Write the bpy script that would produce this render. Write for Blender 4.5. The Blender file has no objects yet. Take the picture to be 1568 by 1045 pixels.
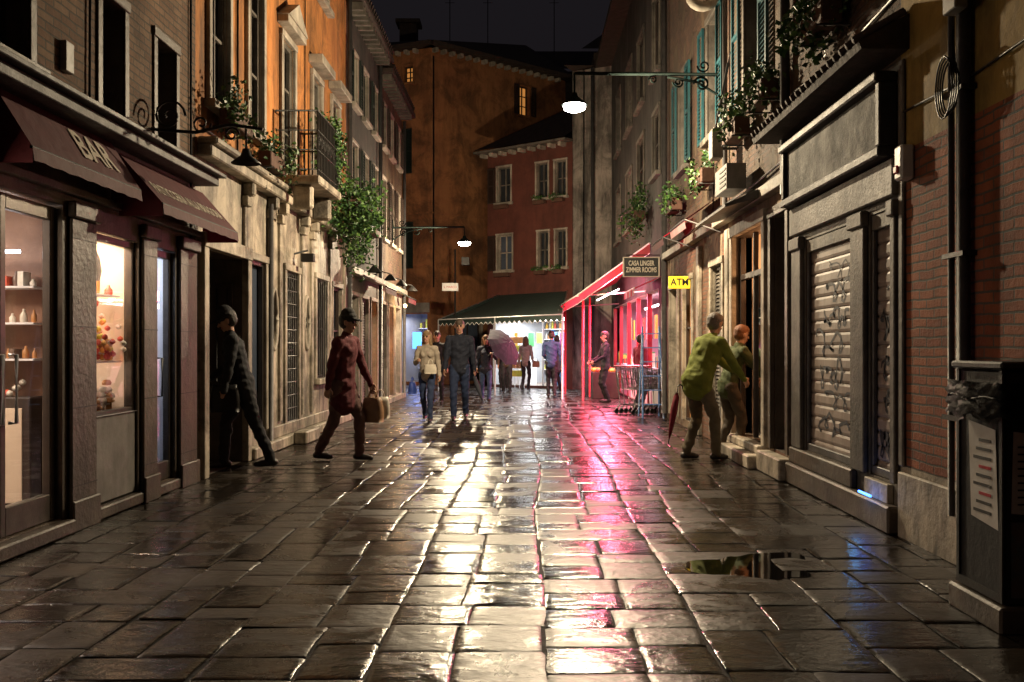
import bpy, math, random
import numpy as np
from mathutils import Vector, Matrix
R=random.Random(11)
sc=bpy.context.scene
col=sc.collection
V=Vector
# ---------------------------------------------------------------- materials
def newmat(name):
    m=bpy.data.materials.new(name); m.use_nodes=True
    nt=m.node_tree
    return m,nt,nt.nodes['Principled BSDF']
def nd(nt,t,**kw):
    n=nt.nodes.new(t)
    for k,v in kw.items():
        if k in n.inputs: n.inputs[k].default_value=v
        else: setattr(n,k,v)
    return n
def coords(nt,mode='obj',sc3=(1,1,1)):
    tc=nt.nodes.new('ShaderNodeTexCoord')
    out=tc.outputs['Object']
    if mode in('yz','xz'):
        s=nt.nodes.new('ShaderNodeSeparateXYZ'); nt.links.new(out,s.inputs[0])
        c=nt.nodes.new('ShaderNodeCombineXYZ')
        nt.links.new(s.outputs['Y' if mode=='yz' else 'X'],c.inputs[0]); nt.links.new(s.outputs['Z'],c.inputs[1])
        out=c.outputs[0]
    mp=nt.nodes.new('ShaderNodeMapping'); mp.inputs['Scale'].default_value=sc3
    nt.links.new(out,mp.inputs[0]); return mp.outputs[0]
def ramp(nt,src,stops):
    r=nt.nodes.new('ShaderNodeValToRGB'); nt.links.new(src,r.inputs[0])
    e=r.color_ramp.elements
    while len(e)<len(stops): e.new(.5)
    for i,(p,c) in enumerate(stops):
        e[i].position=p; e[i].color=(c if len(c)==4 else (*c,1)) if isinstance(c,tuple) else (c,c,c,1)
    return r.outputs[0]
def mixc(nt,fac,a,b,mode='MIX'):
    n=nt.nodes.new('ShaderNodeMix'); n.data_type='RGBA'; n.blend_type=mode
    for k,v in ((0,fac),(6,a),(7,b)):
        if hasattr(v,'is_linked'): nt.links.new(v,n.inputs[k])
        else: n.inputs[k].default_value=v if k==0 else (*v,1)
    return n.outputs[2]
def noise(nt,vec,scale,detail=5,rough=.6,dist=0):
    n=nd(nt,'ShaderNodeTexNoise',Scale=scale,Detail=detail,Roughness=rough,Distortion=dist)
    nt.links.new(vec,n.inputs['Vector']); return n.outputs[0]
def surf(name,c1,c2=None,scale=3,rough=.7,bump=.25,bscale=25,metal=0,streak=0,grime=0,dist=.02,spec=.5,rvar=.1):
    c2=c2 or tuple(x*.6 for x in c1)
    m,nt,b=newmat(name)
    v=coords(nt)
    n1=noise(nt,v,scale,6,.62,.3)
    c=mixc(nt,ramp(nt,n1,[(.32,0.),(.68,1.)]),c1,c2)
    if streak:
        vs=coords(nt,'obj',(2.6,2.6,.42))
        n2=noise(nt,vs,1.1,7,.7,.35)
        c=mixc(nt,streak,c,ramp(nt,n2,[(.36,.16),(.55,1.)]),'MULTIPLY')
    if grime:
        n3=noise(nt,v,1.1,8,.75,.6)
        c=mixc(nt,grime,c,ramp(nt,n3,[(.4,.1),(.56,1.)]),'MULTIPLY')
    nt.links.new(c,b.inputs['Base Color'])
    nb=noise(nt,v,bscale,5,.65)
    bp=nd(nt,'ShaderNodeBump',Strength=bump,Distance=dist); nt.links.new(nb,bp.inputs['Height'])
    nt.links.new(bp.outputs[0],b.inputs['Normal'])
    nt.links.new(ramp(nt,n1,[(.2,max(0.02,rough-rvar)),(.8,min(1,rough+rvar))]),b.inputs['Roughness'])
    b.inputs['Metallic'].default_value=metal
    b.inputs['Specular IOR Level'].default_value=spec
    return m
def brickmat(name,c1,c2,mortar,plaster=None,amount=.5,mode='yz',rowh=.065,bw=.24,pscale=.9,rough=.85):
    m,nt,b=newmat(name)
    v=coords(nt,mode); vo=coords(nt)
    nn=nd(nt,'ShaderNodeTexNoise',Scale=4.,Detail=3.); nt.links.new(vo,nn.inputs['Vector'])
    vm=nd(nt,'ShaderNodeVectorMath',operation='MULTIPLY_ADD'); nt.links.new(nn.outputs[1],vm.inputs[0]); vm.inputs[1].default_value=(.03,.03,0); nt.links.new(v,vm.inputs[2])
    br=nd(nt,'ShaderNodeTexBrick'); nt.links.new(vm.outputs[0],br.inputs['Vector'])
    br.inputs['Scale'].default_value=1; br.inputs['Brick Width'].default_value=bw; br.inputs['Row Height'].default_value=rowh
    br.inputs['Mortar Size'].default_value=.008; br.inputs['Mortar Smooth'].default_value=.3; br.inputs['Bias'].default_value=-.1
    br.inputs['Color1'].default_value=(*c1,1); br.inputs['Color2'].default_value=(*c2,1); br.inputs['Mortar'].default_value=(*mortar,1)
    n1=noise(nt,vo,1.6,6,.7,.5)
    c=mixc(nt,.75,br.outputs[0],ramp(nt,n1,[(.3,.25),(.7,1.1)]),'MULTIPLY')
    nfine=noise(nt,vo,30,5,.7)
    h=nd(nt,'ShaderNodeMath',operation='MULTIPLY_ADD'); nt.links.new(br.outputs['Fac'],h.inputs[0]); h.inputs[1].default_value=-.8; nt.links.new(nfine,h.inputs[2])
    hh=h.outputs[0]
    if plaster:
        n2=noise(nt,vo,pscale,8,.68,.4)
        msk=ramp(nt,n2,[(amount-.015,0.),(amount+.015,1.)])
        n3=noise(nt,coords(nt,'obj',(2.2,2.2,.6)),1.2,7,.7,.4)
        pc=mixc(nt,.85,plaster,ramp(nt,n3,[(.35,.2),(.6,1.1)]),'MULTIPLY')
        c=mixc(nt,msk,c,pc)
        h2=nd(nt,'ShaderNodeMath',operation='MULTIPLY_ADD'); nt.links.new(msk,h2.inputs[0]); h2.inputs[1].default_value=1.6
        h3=nd(nt,'ShaderNodeMix',data_type='FLOAT'); nt.links.new(msk,h3.inputs[0]); nt.links.new(hh,h3.inputs[2]); nt.links.new(nfine,h3.inputs[3])
        nt.links.new(h3.outputs[0],h2.inputs[2]); hh=h2.outputs[0]
    nt.links.new(c,b.inputs['Base Color'])
    bp=nd(nt,'ShaderNodeBump',Strength=.8,Distance=.014); nt.links.new(hh,bp.inputs['Height']); nt.links.new(bp.outputs[0],b.inputs['Normal'])
    b.inputs['Roughness'].default_value=rough
    return m
def emis(name,c,s,base=None):
    m,nt,b=newmat(name); b.inputs['Base Color'].default_value=(*(base or c),1)
    b.inputs['Emission Color'].default_value=(*c,1); b.inputs['Emission Strength'].default_value=s
    b.inputs['Roughness'].default_value=.6
    return m
def glassmat(name,tint=(.9,.95,1),rough=.02):
    m,nt,b=newmat(name); nt.nodes.remove(b)
    tr=nd(nt,'ShaderNodeBsdfTransparent'); tr.inputs[0].default_value=(*tint,1)
    gl=nd(nt,'ShaderNodeBsdfGlossy'); gl.inputs['Roughness'].default_value=rough
    fr=nd(nt,'ShaderNodeFresnel'); fr.inputs[0].default_value=1.6
    mx=nd(nt,'ShaderNodeMixShader'); nt.links.new(fr.outputs[0],mx.inputs[0]); nt.links.new(tr.outputs[0],mx.inputs[1]); nt.links.new(gl.outputs[0],mx.inputs[2])
    nt.links.new(mx.outputs[0],nt.nodes['Material Output'].inputs[0]); return m
def fabric(name,c,trans=.35,stripe=None):
    m,nt,b=newmat(name)
    v=coords(nt)
    n1=noise(nt,v,4,5,.6)
    cc=mixc(nt,.5,c,ramp(nt,n1,[(.3,.45),(.7,1.)]),'MULTIPLY')
    nt.links.new(cc,b.inputs['Base Color']); b.inputs['Roughness'].default_value=.75
    tl=nd(nt,'ShaderNodeBsdfTranslucent'); nt.links.new(cc,tl.inputs[0])
    mx=nd(nt,'ShaderNodeMixShader'); mx.inputs[0].default_value=trans
    nt.links.new(b.outputs[0],mx.inputs[1]); nt.links.new(tl.outputs[0],mx.inputs[2]); nt.links.new(mx.outputs[0],nt.nodes['Material Output'].inputs[0])
    nb=noise(nt,v,6,3,.5); bp=nd(nt,'ShaderNodeBump',Strength=.4,Distance=.03); nt.links.new(nb,bp.inputs['Height']); nt.links.new(bp.outputs[0],b.inputs['Normal'])
    return m

M={}
M['orange']=surf('orange_plaster',(.62,.26,.07),(.40,.15,.04),1.1,.85,.35,18,streak=.75,grime=.55)
M['orange2']=surf('terracotta_plaster',(.38,.16,.06),(.24,.095,.04),.6,.85,.3,10,streak=.4,grime=.6)
M['redpl']=surf('red_plaster',(.14,.038,.025),(.09,.027,.018),.8,.85,.3,12,streak=.3,grime=.3)
M['greypl']=surf('grey_plaster',(.30,.265,.23),(.15,.135,.12),.7,.85,.4,12,streak=.9,grime=.6)
M['dkgrey']=surf('shaded_grey_plaster',(.065,.056,.05),(.035,.03,.028),.7,.85,.4,12,streak=.8,grime=.5)  # darkened copy of the grey plaster, shade put into its colour
M['ochre']=surf('ochre_plaster',(.36,.235,.05),(.25,.16,.04),.9,.85,.3,14,streak=.5,grime=.4)
M['istria']=surf('istrian_stone',(.62,.54,.43),(.38,.33,.26),1.5,.6,.5,14,streak=.8,grime=.75,dist=.025)
M['trim']=surf('pale_stone_trim',(.48,.43,.36),(.31,.27,.22),3,.6,.3,30,streak=.5,grime=.5)
M['dkstone']=surf('brown_stone',(.125,.093,.068),(.06,.045,.035),2.2,.5,.5,16,streak=.5,grime=.3)
M['sooty']=surf('sooty_ledge',(.030,.027,.025),(.016,.014,.013),4,.6,.4,20)
M['signface']=surf('faded_sign_face',(.30,.29,.26),(.04,.038,.035),3.5,.75,.5,30,streak=.7,grime=.85,spec=.2)
M['greywood']=surf('weathered_painted_wood',(.19,.165,.135),(.09,.08,.07),2.5,.65,.4,22,streak=.6,grime=.5)
M['brickL']=brickmat('weathered_brick',(.17,.092,.052),(.25,.155,.095),(.10,.085,.065),plaster=(.18,.14,.10),amount=.62,pscale=.8)
M['brickR']=brickmat('red_brick',(.27,.07,.03),(.40,.125,.05),(.11,.09,.07))
M['peelR']=brickmat('peeling_plaster_brick',(.20,.085,.05),(.27,.13,.08),(.16,.13,.10),plaster=(.30,.215,.14),amount=.50,pscale=.9)
M['peelO']=brickmat('ochre_peeling_plaster',(.085,.04,.025),(.125,.062,.036),(.06,.05,.04),plaster=(.095,.062,.036),amount=.50,pscale=.9)
M['roof']=surf('roof_tiles',(.05,.03,.023),(.026,.019,.016),5,.8,.8,14)
M['iron']=surf('wrought_iron',(.013,.013,.013),(.024,.021,.019),8,.55,.2,60,metal=.2)
M['armiron']=surf('dark_green_painted_iron',(.004,.010,.009),(.003,.007,.006),8,.8,.2,60,spec=.1)
M['pipe']=surf('grey_pipe',(.12,.11,.11),(.065,.065,.065),6,.5,.2,40,metal=.3)
M['steel']=surf('brushed_steel',(.6,.6,.61),(.45,.45,.46),6,.35,.1,60,metal=.7)
M['alu']=surf('dark_aluminium_frame',(.11,.095,.08),(.07,.06,.055),6,.35,.1,60,metal=.7)
M['dglass']=surf('dark_window_glass',(.015,.018,.022),(.03,.033,.04),2,.08,.05,3,rvar=.03)
M['blueglass']=surf('curtain_and_reflection_glass',(.08,.10,.14),(.04,.05,.075),1.5,.1,.05,3,rvar=.03)  # bluish pane colour: pale curtain, and painted reflection in the grey building's windows
M['green']=surf('dark_green_shutter',(.012,.022,.018),(.007,.013,.011),5,.6,.2,30)
M['teal']=surf('teal_shutter',(.013,.085,.10),(.007,.045,.06),5,.5,.3,30,streak=.4)
M['brownsh']=surf('brown_shutter',(.04,.025,.019),(.025,.015,.012),5,.55,.2,30)
M['boxgrey']=surf('grey_enamel',(.28,.27,.25),(.17,.16,.15),4,.5,.1,30,streak=.3)
M['white']=surf('white_enamel',(.75,.75,.73),(.6,.6,.58),4,.45,.1,30)
M['black']=surf('black_plastic',(.007,.007,.008),(.012,.012,.013),4,.4,.5,9,spec=.3)
M['wrap']=surf('black_bin_liner',(.006,.006,.006),(.010,.010,.010),4,.5,.4,9,spec=.12)
M['darkmetal']=surf('dark_cabinet_paint',(.022,.022,.022),(.010,.010,.011),2.5,.6,.3,14,streak=.6,grime=.5,spec=.3)
M['burg']=fabric('burgundy_canvas',(.10,.007,.015),.08)
M['redfab']=fabric('red_canvas',(.82,.045,.09),.6)
M['pinkfab']=fabric('pink_white_canvas',(.85,.50,.52),.6)
M['greenfab']=fabric('green_canvas',(.006,.018,.015),.04)
M['glass']=glassmat('clear_glass')
M['yellow']=emis('yellow_sign_face',(1,.72,.03),.75,(.9,.6,.02))
M['letter']=surf('cream_lettering',(.66,.60,.50),(.54,.49,.40),6,.6,.05)
M['blackl']=surf('black_lettering',(.01,.01,.01),(.015,.015,.015),6,.6,.05)
M['tag']=surf('spray_paint',(.018,.018,.03),(.03,.03,.045),6,.6,.05)
M['inwall']=surf('warm_interior_wall',(.74,.62,.48),(.62,.5,.38),1.5,.7,.1)
M['inbrown']=surf('bar_interior_wall',(.30,.16,.10),(.16,.085,.06),2.5,.5,.2)
M['inwhite']=surf('white_interior_wall',(.8,.8,.82),(.68,.68,.72),1.5,.5,.05)
M['ingrey']=surf('grey_interior_wall',(.38,.40,.42),(.25,.26,.28),1.5,.5,.05)
M['infloor']=surf('interior_floor',(.22,.17,.13),(.14,.11,.09),2,.25,.1)
M['pinkwall']=surf('pink_interior_wall',(.50,.24,.30),(.36,.16,.22),1.5,.6,.05)
M['redpost']=surf('red_painted_metal',(.55,.02,.04),(.35,.015,.03),4,.4,.1)
M['leafA']=surf('leaf_dark',(.03,.085,.02),(.018,.05,.014),9,.5,.1)
M['leafB']=surf('leaf_light',(.10,.20,.04),(.06,.13,.03),9,.45,.1)
M['terra']=surf('terracotta_pot',(.10,.045,.028),(.06,.03,.02),6,.8,.2)
M['paper']=surf('paper_poster',(.60,.58,.54),(.42,.40,.37),5,.7,.1)
M['dposter']=surf('dark_event_poster',(.03,.06,.10),(.12,.05,.03),7,.4,.1)
M['tube']=emis('fluorescent_tube',(1,.97,.95),12)
M['lampglow']=emis('lamp_bowl_glow',(1,.92,.80),60)
M['bulb']=emis('warm_bulb',(1,.62,.28),14)
M['warmwin']=emis('lit_window_curtain',(1,.42,.1),.38)
M['bluescr']=emis('blue_screen',(.05,.2,1),6)
M['ladder']=surf('blue_ladder_paint',(.12,.25,.55),(.08,.17,.4),5,.4,.1)
def shuttermat():
    m,nt,b=newmat('roller_shutter_metal')
    v=coords(nt,'yz')
    n1=noise(nt,v,1.5,6,.65)
    c=mixc(nt,ramp(nt,n1,[(.3,0.),(.7,1.)]),(.36,.29,.25),(.24,.18,.155))
    n2=noise(nt,coords(nt,'obj',(3,3,.5)),1.3,6,.7,.3)
    c=mixc(nt,.6,c,ramp(nt,n2,[(.35,.3),(.58,1.)]),'MULTIPLY')
    nt.links.new(c,b.inputs['Base Color']); b.inputs['Roughness'].default_value=.55
    nb=noise(nt,v,18,4,.6); bp=nd(nt,'ShaderNodeBump',Strength=.2,Distance=.01); nt.links.new(nb,bp.inputs['Height']); nt.links.new(bp.outputs[0],b.inputs['Normal'])
    return m
M['rshut']=shuttermat()
def pavemat():
    m,nt,b=newmat('wet_trachyte_slabs')
    v=coords(nt)
    at=nd(nt,'ShaderNodeAttribute',attribute_name='rnd')
    n1=noise(nt,v,3.5,7,.65,.3)
    c=mixc(nt,ramp(nt,n1,[(.3,0.),(.7,1.)]),(.046,.036,.027),(.016,.013,.011))
    c=mixc(nt,.8,c,ramp(nt,at.outputs['Fac'],[(0.,.35),(1.,1.3)]),'MULTIPLY')
    nt.links.new(c,b.inputs['Base Color'])
    # patchy wetness: glossy film in worn areas, duller stone elsewhere
    n2=noise(nt,v,1.9,7,.7,.7); n6=noise(nt,v,.45,4,.6,.3)
    ad=nd(nt,'ShaderNodeMath',operation='MULTIPLY_ADD'); nt.links.new(at.outputs['Fac'],ad.inputs[0]); ad.inputs[1].default_value=.28; nt.links.new(n2,ad.inputs[2])
    ad2=nd(nt,'ShaderNodeMath',operation='MULTIPLY_ADD'); nt.links.new(n6,ad2.inputs[0]); ad2.inputs[1].default_value=.5; nt.links.new(ad.outputs[0],ad2.inputs[2])
    nt.links.new(ramp(nt,ad2.outputs[0],[(.68,.05),(.85,.16),(1.,.40)]),b.inputs['Roughness'])
    b.inputs['Specular IOR Level'].default_value=.55
    n3=noise(nt,coords(nt,'obj',(.7,1.4,1)),9,5,.58,.3); n4=noise(nt,v,60,3,.6); n5=noise(nt,v,24,4,.62)
    h=nd(nt,'ShaderNodeMath',operation='MULTIPLY_ADD'); nt.links.new(n4,h.inputs[0]); h.inputs[1].default_value=.06; nt.links.new(n3,h.inputs[2])
    h2=nd(nt,'ShaderNodeMath',operation='MULTIPLY_ADD'); nt.links.new(n5,h2.inputs[0]); h2.inputs[1].default_value=.22; nt.links.new(h.outputs[0],h2.inputs[2])
    bp=nd(nt,'ShaderNodeBump',Strength=.75,Distance=.012); nt.links.new(h2.outputs[0],bp.inputs['Height']); nt.links.new(bp.outputs[0],b.inputs['Normal'])
    return m
M['pave']=pavemat()
M['joint']=surf('wet_joint_grit',(.012,.010,.009),(.006,.005,.005),8,.7,.6,40,spec=.2)
M['water']=surf('puddle_water',(.006,.006,.006),(.008,.008,.008),3,.02,.02,3,rvar=.01,spec=.5)
GOODS=[]
for i,c in enumerate([(.7,.1,.05),(.8,.45,.05),(.1,.3,.6),(.75,.7,.6),(.1,.4,.15),(.5,.08,.3),(.15,.1,.08),(.8,.75,.1),(.55,.25,.08),(.85,.8,.7)]):
    k='good%d'%i; M[k]=surf('goods_colour_%d'%i,c,tuple(x*.6 for x in c),12,.4,.1); GOODS.append(k)
WARM=['good0','good1','good3','good6','good8','good9','good8']

# ---------------------------------------------------------------- geometry
class Fr:
    def __init__(s,o,u,n): s.o=V(o); s.u=V(u).normalized(); s.n=V(n).normalized()
    def p(s,u,z,out=0): return s.o+s.u*u+s.n*out+V((0,0,z))
class G:
    def __init__(s,name,loc=(0,0,0)):
        s.name=name; s.parts={}; s.e=bpy.data.objects.new(name,None); s.e.location=(0,0,0); s.e.empty_display_size=.2; col.objects.link(s.e)
        s.sm=set()
    def add(s,part,mat,vs,fs,smooth=False,bevel=0):
        k=(part,mat,bevel)
        P=s.parts.setdefault(k,([],[]))
        n=len(P[0]); P[0].extend([tuple(v) for v in vs]); P[1].extend([tuple(i+n for i in f) for f in fs])
        if smooth: s.sm.add(k)
    def quad(s,part,mat,a,b,c,d): s.add(part,mat,[a,b,c,d],[(0,1,2,3)])
    def box(s,part,mat,fr,u0,u1,z0,z1,o0,o1,bevel=0.006):
        vs=[fr.p(u,z,o) for u in(u0,u1) for z in(z0,z1) for o in(o0,o1)]
        s.add(part,mat,vs,[(0,1,3,2),(4,6,7,5),(0,4,5,1),(2,3,7,6),(0,2,6,4),(1,5,7,3)],bevel=bevel)
    def bx(s,part,mat,x0,x1,y0,y1,z0,z1,bevel=0.006):
        s.box(part,mat,W,x0,x1,z0,z1,y0,y1,bevel)
    def tube(s,part,mat,pts,r,seg=6):
        pts=[V(p) for p in pts]; vs=[];fs=[]
        for i,p in enumerate(pts):
            t=(pts[min(i+1,len(pts)-1)]-pts[max(i-1,0)]).normalized()
            a=t.cross(V((0,0,1)));
            if a.length<.05: a=t.cross(V((1,0,0)))
            a.normalize(); b=t.cross(a)
            rr=r[i] if isinstance(r,(list,tuple)) else r
            for k in range(seg):
                an=2*math.pi*k/seg; vs.append(p+a*math.cos(an)*rr+b*math.sin(an)*rr)
        for i in range(len(pts)-1):
            for k in range(seg):
                k2=(k+1)%seg; fs.append((i*seg+k,i*seg+k2,(i+1)*seg+k2,(i+1)*seg+k))
        fs.append(tuple(range(seg))); fs.append(tuple(range((len(pts)-1)*seg,len(pts)*seg)))
        s.add(part,mat,vs,fs,smooth=True)
    def lathe(s,part,mat,c,prof,seg=20,smooth=True,sx=1,sy=1):
        vs=[];fs=[];c=V(c)
        for r,z in prof:
            for k in range(seg):
                a=2*math.pi*k/seg; vs.append(c+V((math.cos(a)*r*sx,math.sin(a)*r*sy,z)))
        for i in range(len(prof)-1):
            for k in range(seg):
                k2=(k+1)%seg; fs.append((i*seg+k,i*seg+k2,(i+1)*seg+k2,(i+1)*seg+k))
        s.add(part,mat,vs,fs,smooth=smooth)
    def wall(s,fr,u0,u1,z0,z1,holes,mat,part='wall'):
        us=sorted({u0,u1,*[h[0] for h in holes],*[h[1] for h in holes]}); zs=sorted({z0,z1,*[h[2] for h in holes],*[h[3] for h in holes]})
        us=[u for u in us if u0<=u<=u1]; zs=[z for z in zs if z0<=z<=z1]
        for i in range(len(us)-1):
            for j in range(len(zs)-1):
                cu=(us[i]+us[i+1])/2; cz=(zs[j]+zs[j+1])/2
                if any(h[0]<cu<h[1] and h[2]<cz<h[3] for h in holes): continue
                s.quad(part,mat,fr.p(us[i],zs[j]),fr.p(us[i+1],zs[j]),fr.p(us[i+1],zs[j+1]),fr.p(us[i],zs[j+1]))
    def reveal(s,fr,h,d,mat,back=None,part='reveal'):
        u0,u1,z0,z1=h[:4]
        P=fr.p
        s.quad(part,mat,P(u0,z0),P(u0,z1),P(u0,z1,-d),P(u0,z0,-d))
        s.quad(part,mat,P(u1,z0),P(u1,z1),P(u1,z1,-d),P(u1,z0,-d))
        s.quad(part,mat,P(u0,z0),P(u1,z0),P(u1,z0,-d),P(u0,z0,-d))
        s.quad(part,mat,P(u0,z1),P(u1,z1),P(u1,z1,-d),P(u0,z1,-d))
        if back: s.quad('pane' if 'glass' in back or 'win' in back else 'backing',back,P(u0,z0,-d),P(u1,z0,-d),P(u1,z1,-d),P(u0,z1,-d))
    def surround(s,fr,h,w,out,mat,sill=True):
        u0,u1,z0,z1=h[:4]
        s.box('surround',mat,fr,u0-w,u0-.002,z0,z1,.002,out); s.box('surround',mat,fr,u1+.002,u1+w,z0,z1,.002,out)
        s.box('surround',mat,fr,u0-w-.01,u1+w+.01,z1+.002,z1+w,.002,out+.01)
        if sill: s.box('sill',mat,fr,u0-w-.05,u1+w+.05,z0-.09,z0-.002,.002,out+.07)
    def muntins(s,fr,h,d,mat,nu=2,nz=3,w=.035):
        u0,u1,z0,z1=h[:4]
        f=w*1.3
        s.box('frame',mat,fr,u0+.002,u0+f,z0+.002,z1-.002,-d+.02,-d+.07,0); s.box('frame',mat,fr,u1-f,u1-.002,z0+.002,z1-.002,-d+.02,-d+.07,0)
        s.box('frame',mat,fr,u0+f,u1-f,z1-f,z1-.002,-d+.02,-d+.07,0); s.box('frame',mat,fr,u0+f,u1-f,z0+.002,z0+f,-d+.02,-d+.07,0)
        for i in range(1,nu):
            u=u0+(u1-u0)*i/nu; s.box('frame',mat,fr,u-w/2,u+w/2,z0+f,z1-f,-d+.022,-d+.068,0)
        for i in range(1,nz):
            z=z0+(z1-z0)*i/nz; s.box('frame',mat,fr,u0+f,u1-f,z-w/2,z+w/2,-d+.025,-d+.06,0)
    def louver(s,fr,u0,u1,z0,z1,o0,mat,th=.035):
        f=.045
        s.box('shutter',mat,fr,u0,u0+f,z0,z1,o0,o0+th,0); s.box('shutter',mat,fr,u1-f,u1,z0,z1,o0,o0+th,0)
        for z in(z0,(z0+z1)/2-f/2,z1-f): s.box('shutter',mat,fr,u0+f,u1-f,z,z+f,o0+.001,o0+th-.001,0)
        z=z0+f+.01
        while z<z1-f-.02:
            s.quad('slats',mat,fr.p(u0+f,z,o0+th-.004),fr.p(u1-f,z,o0+th-.004),fr.p(u1-f,z+.05,o0+.006),fr.p(u0+f,z+.05,o0+.006)); z+=.055
    def window(s,fr,h,kind='glass',sur='trim',shut='green',d=.2,w=.1,out=.035,rev=None,nu=2,nz=3,sill=True,wood='brownsh'):
        u0,u1,z0,z1=h[:4]
        back={'glass':'dglass','lit':'warmwin','blue':'blueglass','closed':'dglass','open':'dglass','openlit':'warmwin'}[kind]
        s.reveal(fr,h,d,rev or sur or 'trim',back)
        if sur: s.surround(fr,h,w,out,sur,sill)
        if kind=='closed':
            m=(u0+u1)/2
            s.louver(fr,u0+.01,m-.004,z0+.01,z1-.01,-.07,shut); s.louver(fr,m+.004,u1-.01,z0+.01,z1-.01,-.07,shut)
        else: s.muntins(fr,h,d,wood,nu,nz)
        if kind in('open','openlit'):
            wd=(u1-u0)/2; g=(w if sur else 0)+.02
            s.louver(fr,u0-g-wd,u0-g,z0,z1,out+.01,shut); s.louver(fr,u1+g,u1+g+wd,z0,z1,out+.01,shut)
    def done(s):
        for (part,mat,bev),(vs,fs) in s.parts.items():
            me=bpy.data.meshes.new(part); me.from_pydata(vs,[],fs); me.materials.append(M[mat] if isinstance(mat,str) else mat)
            if (part,mat,bev) in s.sm: me.polygons.foreach_set('use_smooth',[True]*len(fs))
            me.update()
            o=bpy.data.objects.new(part,me); col.objects.link(o); o.parent=s.e
            if bev:
                b=o.modifiers.new('bevel','BEVEL'); b.width=bev; b.segments=1; b.limit_method='ANGLE'
        return s.e
W=Fr((0,0,0),(1,0,0),(0,1,0))
def light(g,kind,loc,energy,color,size=.1,rot=None,sy=None,name='light'):
    l=bpy.data.lights.new(name,kind); l.energy=energy; l.color=color
    if kind=='POINT': l.shadow_soft_size=size
    if kind=='AREA':
        l.size=size
        if sy: l.shape='RECTANGLE'; l.size_y=sy
    o=bpy.data.objects.new(name,l); o.location=loc
    if rot: o.rotation_euler=rot[:3]
    col.objects.link(o); o.parent=g.e if g else None
    return o
def text(g,t,org,xd,yd,size,mat,sxx=1,ext=.003,bold=0):
    c=bpy.data.curves.new('lettering','FONT'); c.body=t; c.size=size; c.align_x='CENTER'; c.align_y='CENTER'; c.extrude=ext; c.offset=bold; c.materials.append(M[mat]); c.space_line=.95
    o=bpy.data.objects.new('lettering',c); xd=V(xd).normalized(); yd=V(yd).normalized(); z=xd.cross(yd)
    m=Matrix((xd*sxx,yd,z)).transposed().to_4x4(); m.translation=V(org); o.matrix_world=m
    col.objects.link(o); o.parent=g.e; return o
def foliage(g,c,r,n,size=.05,hang=0,seed=0):
    rr=random.Random(seed); c=V(c)
    cl=[V((rr.uniform(-1,1)*r[0],rr.uniform(-1,1)*r[1],rr.uniform(-1,1)*r[2])) for _ in range(max(5,n//55))]
    for q in cl[:9]:
        g.tube('stems','leafA',[c+V((0,0,-r[2]*.8)),c+q*.5+V((0,0,.05)),c+q],.004,4)
    for i in range(n):
        q=rr.choice(cl); s=.28
        p=c+q+V((rr.gauss(0,s*r[0]),rr.gauss(0,s*r[1]),rr.gauss(0,s*r[2])-hang*abs(rr.gauss(0,.5))*r[2]))
        d=V((rr.uniform(-1,1),rr.uniform(-1,1),rr.uniform(-1,.5))).normalized(); e=d.cross(V((rr.uniform(-1,1),rr.uniform(-1,1),rr.uniform(-1,1)))).normalized()
        L=size*rr.uniform(.6,1.3); w=L*.38; f=d.cross(e)*L*.12
        mt='leafB' if rr.random()<.38 else 'leafA'
        g.add('leaves',mt,[p,p+d*L*.5+e*w+f,p+d*L,p+d*L*.5-e*w+f],[(0,1,2),(0,2,3)])
def scroll(a,b,turns=1.4,n=26,r0=.16,plane_u=None,plane_v=V((0,0,1)),cw=1):
    pts=[]
    for i in range(n):
        t=i/(n-1); an=cw*t*turns*2*math.pi; r=r0*(1-t*.8); pts.append(a+plane_u*(r*math.cos(an))+plane_v*(r*math.sin(an)))
    return pts
LF=Fr((-3.35,0,0),(0,1,0),(1,0,0)); RF=Fr((2.7,0,0),(0,1,0),(-1,0,0))

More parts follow.
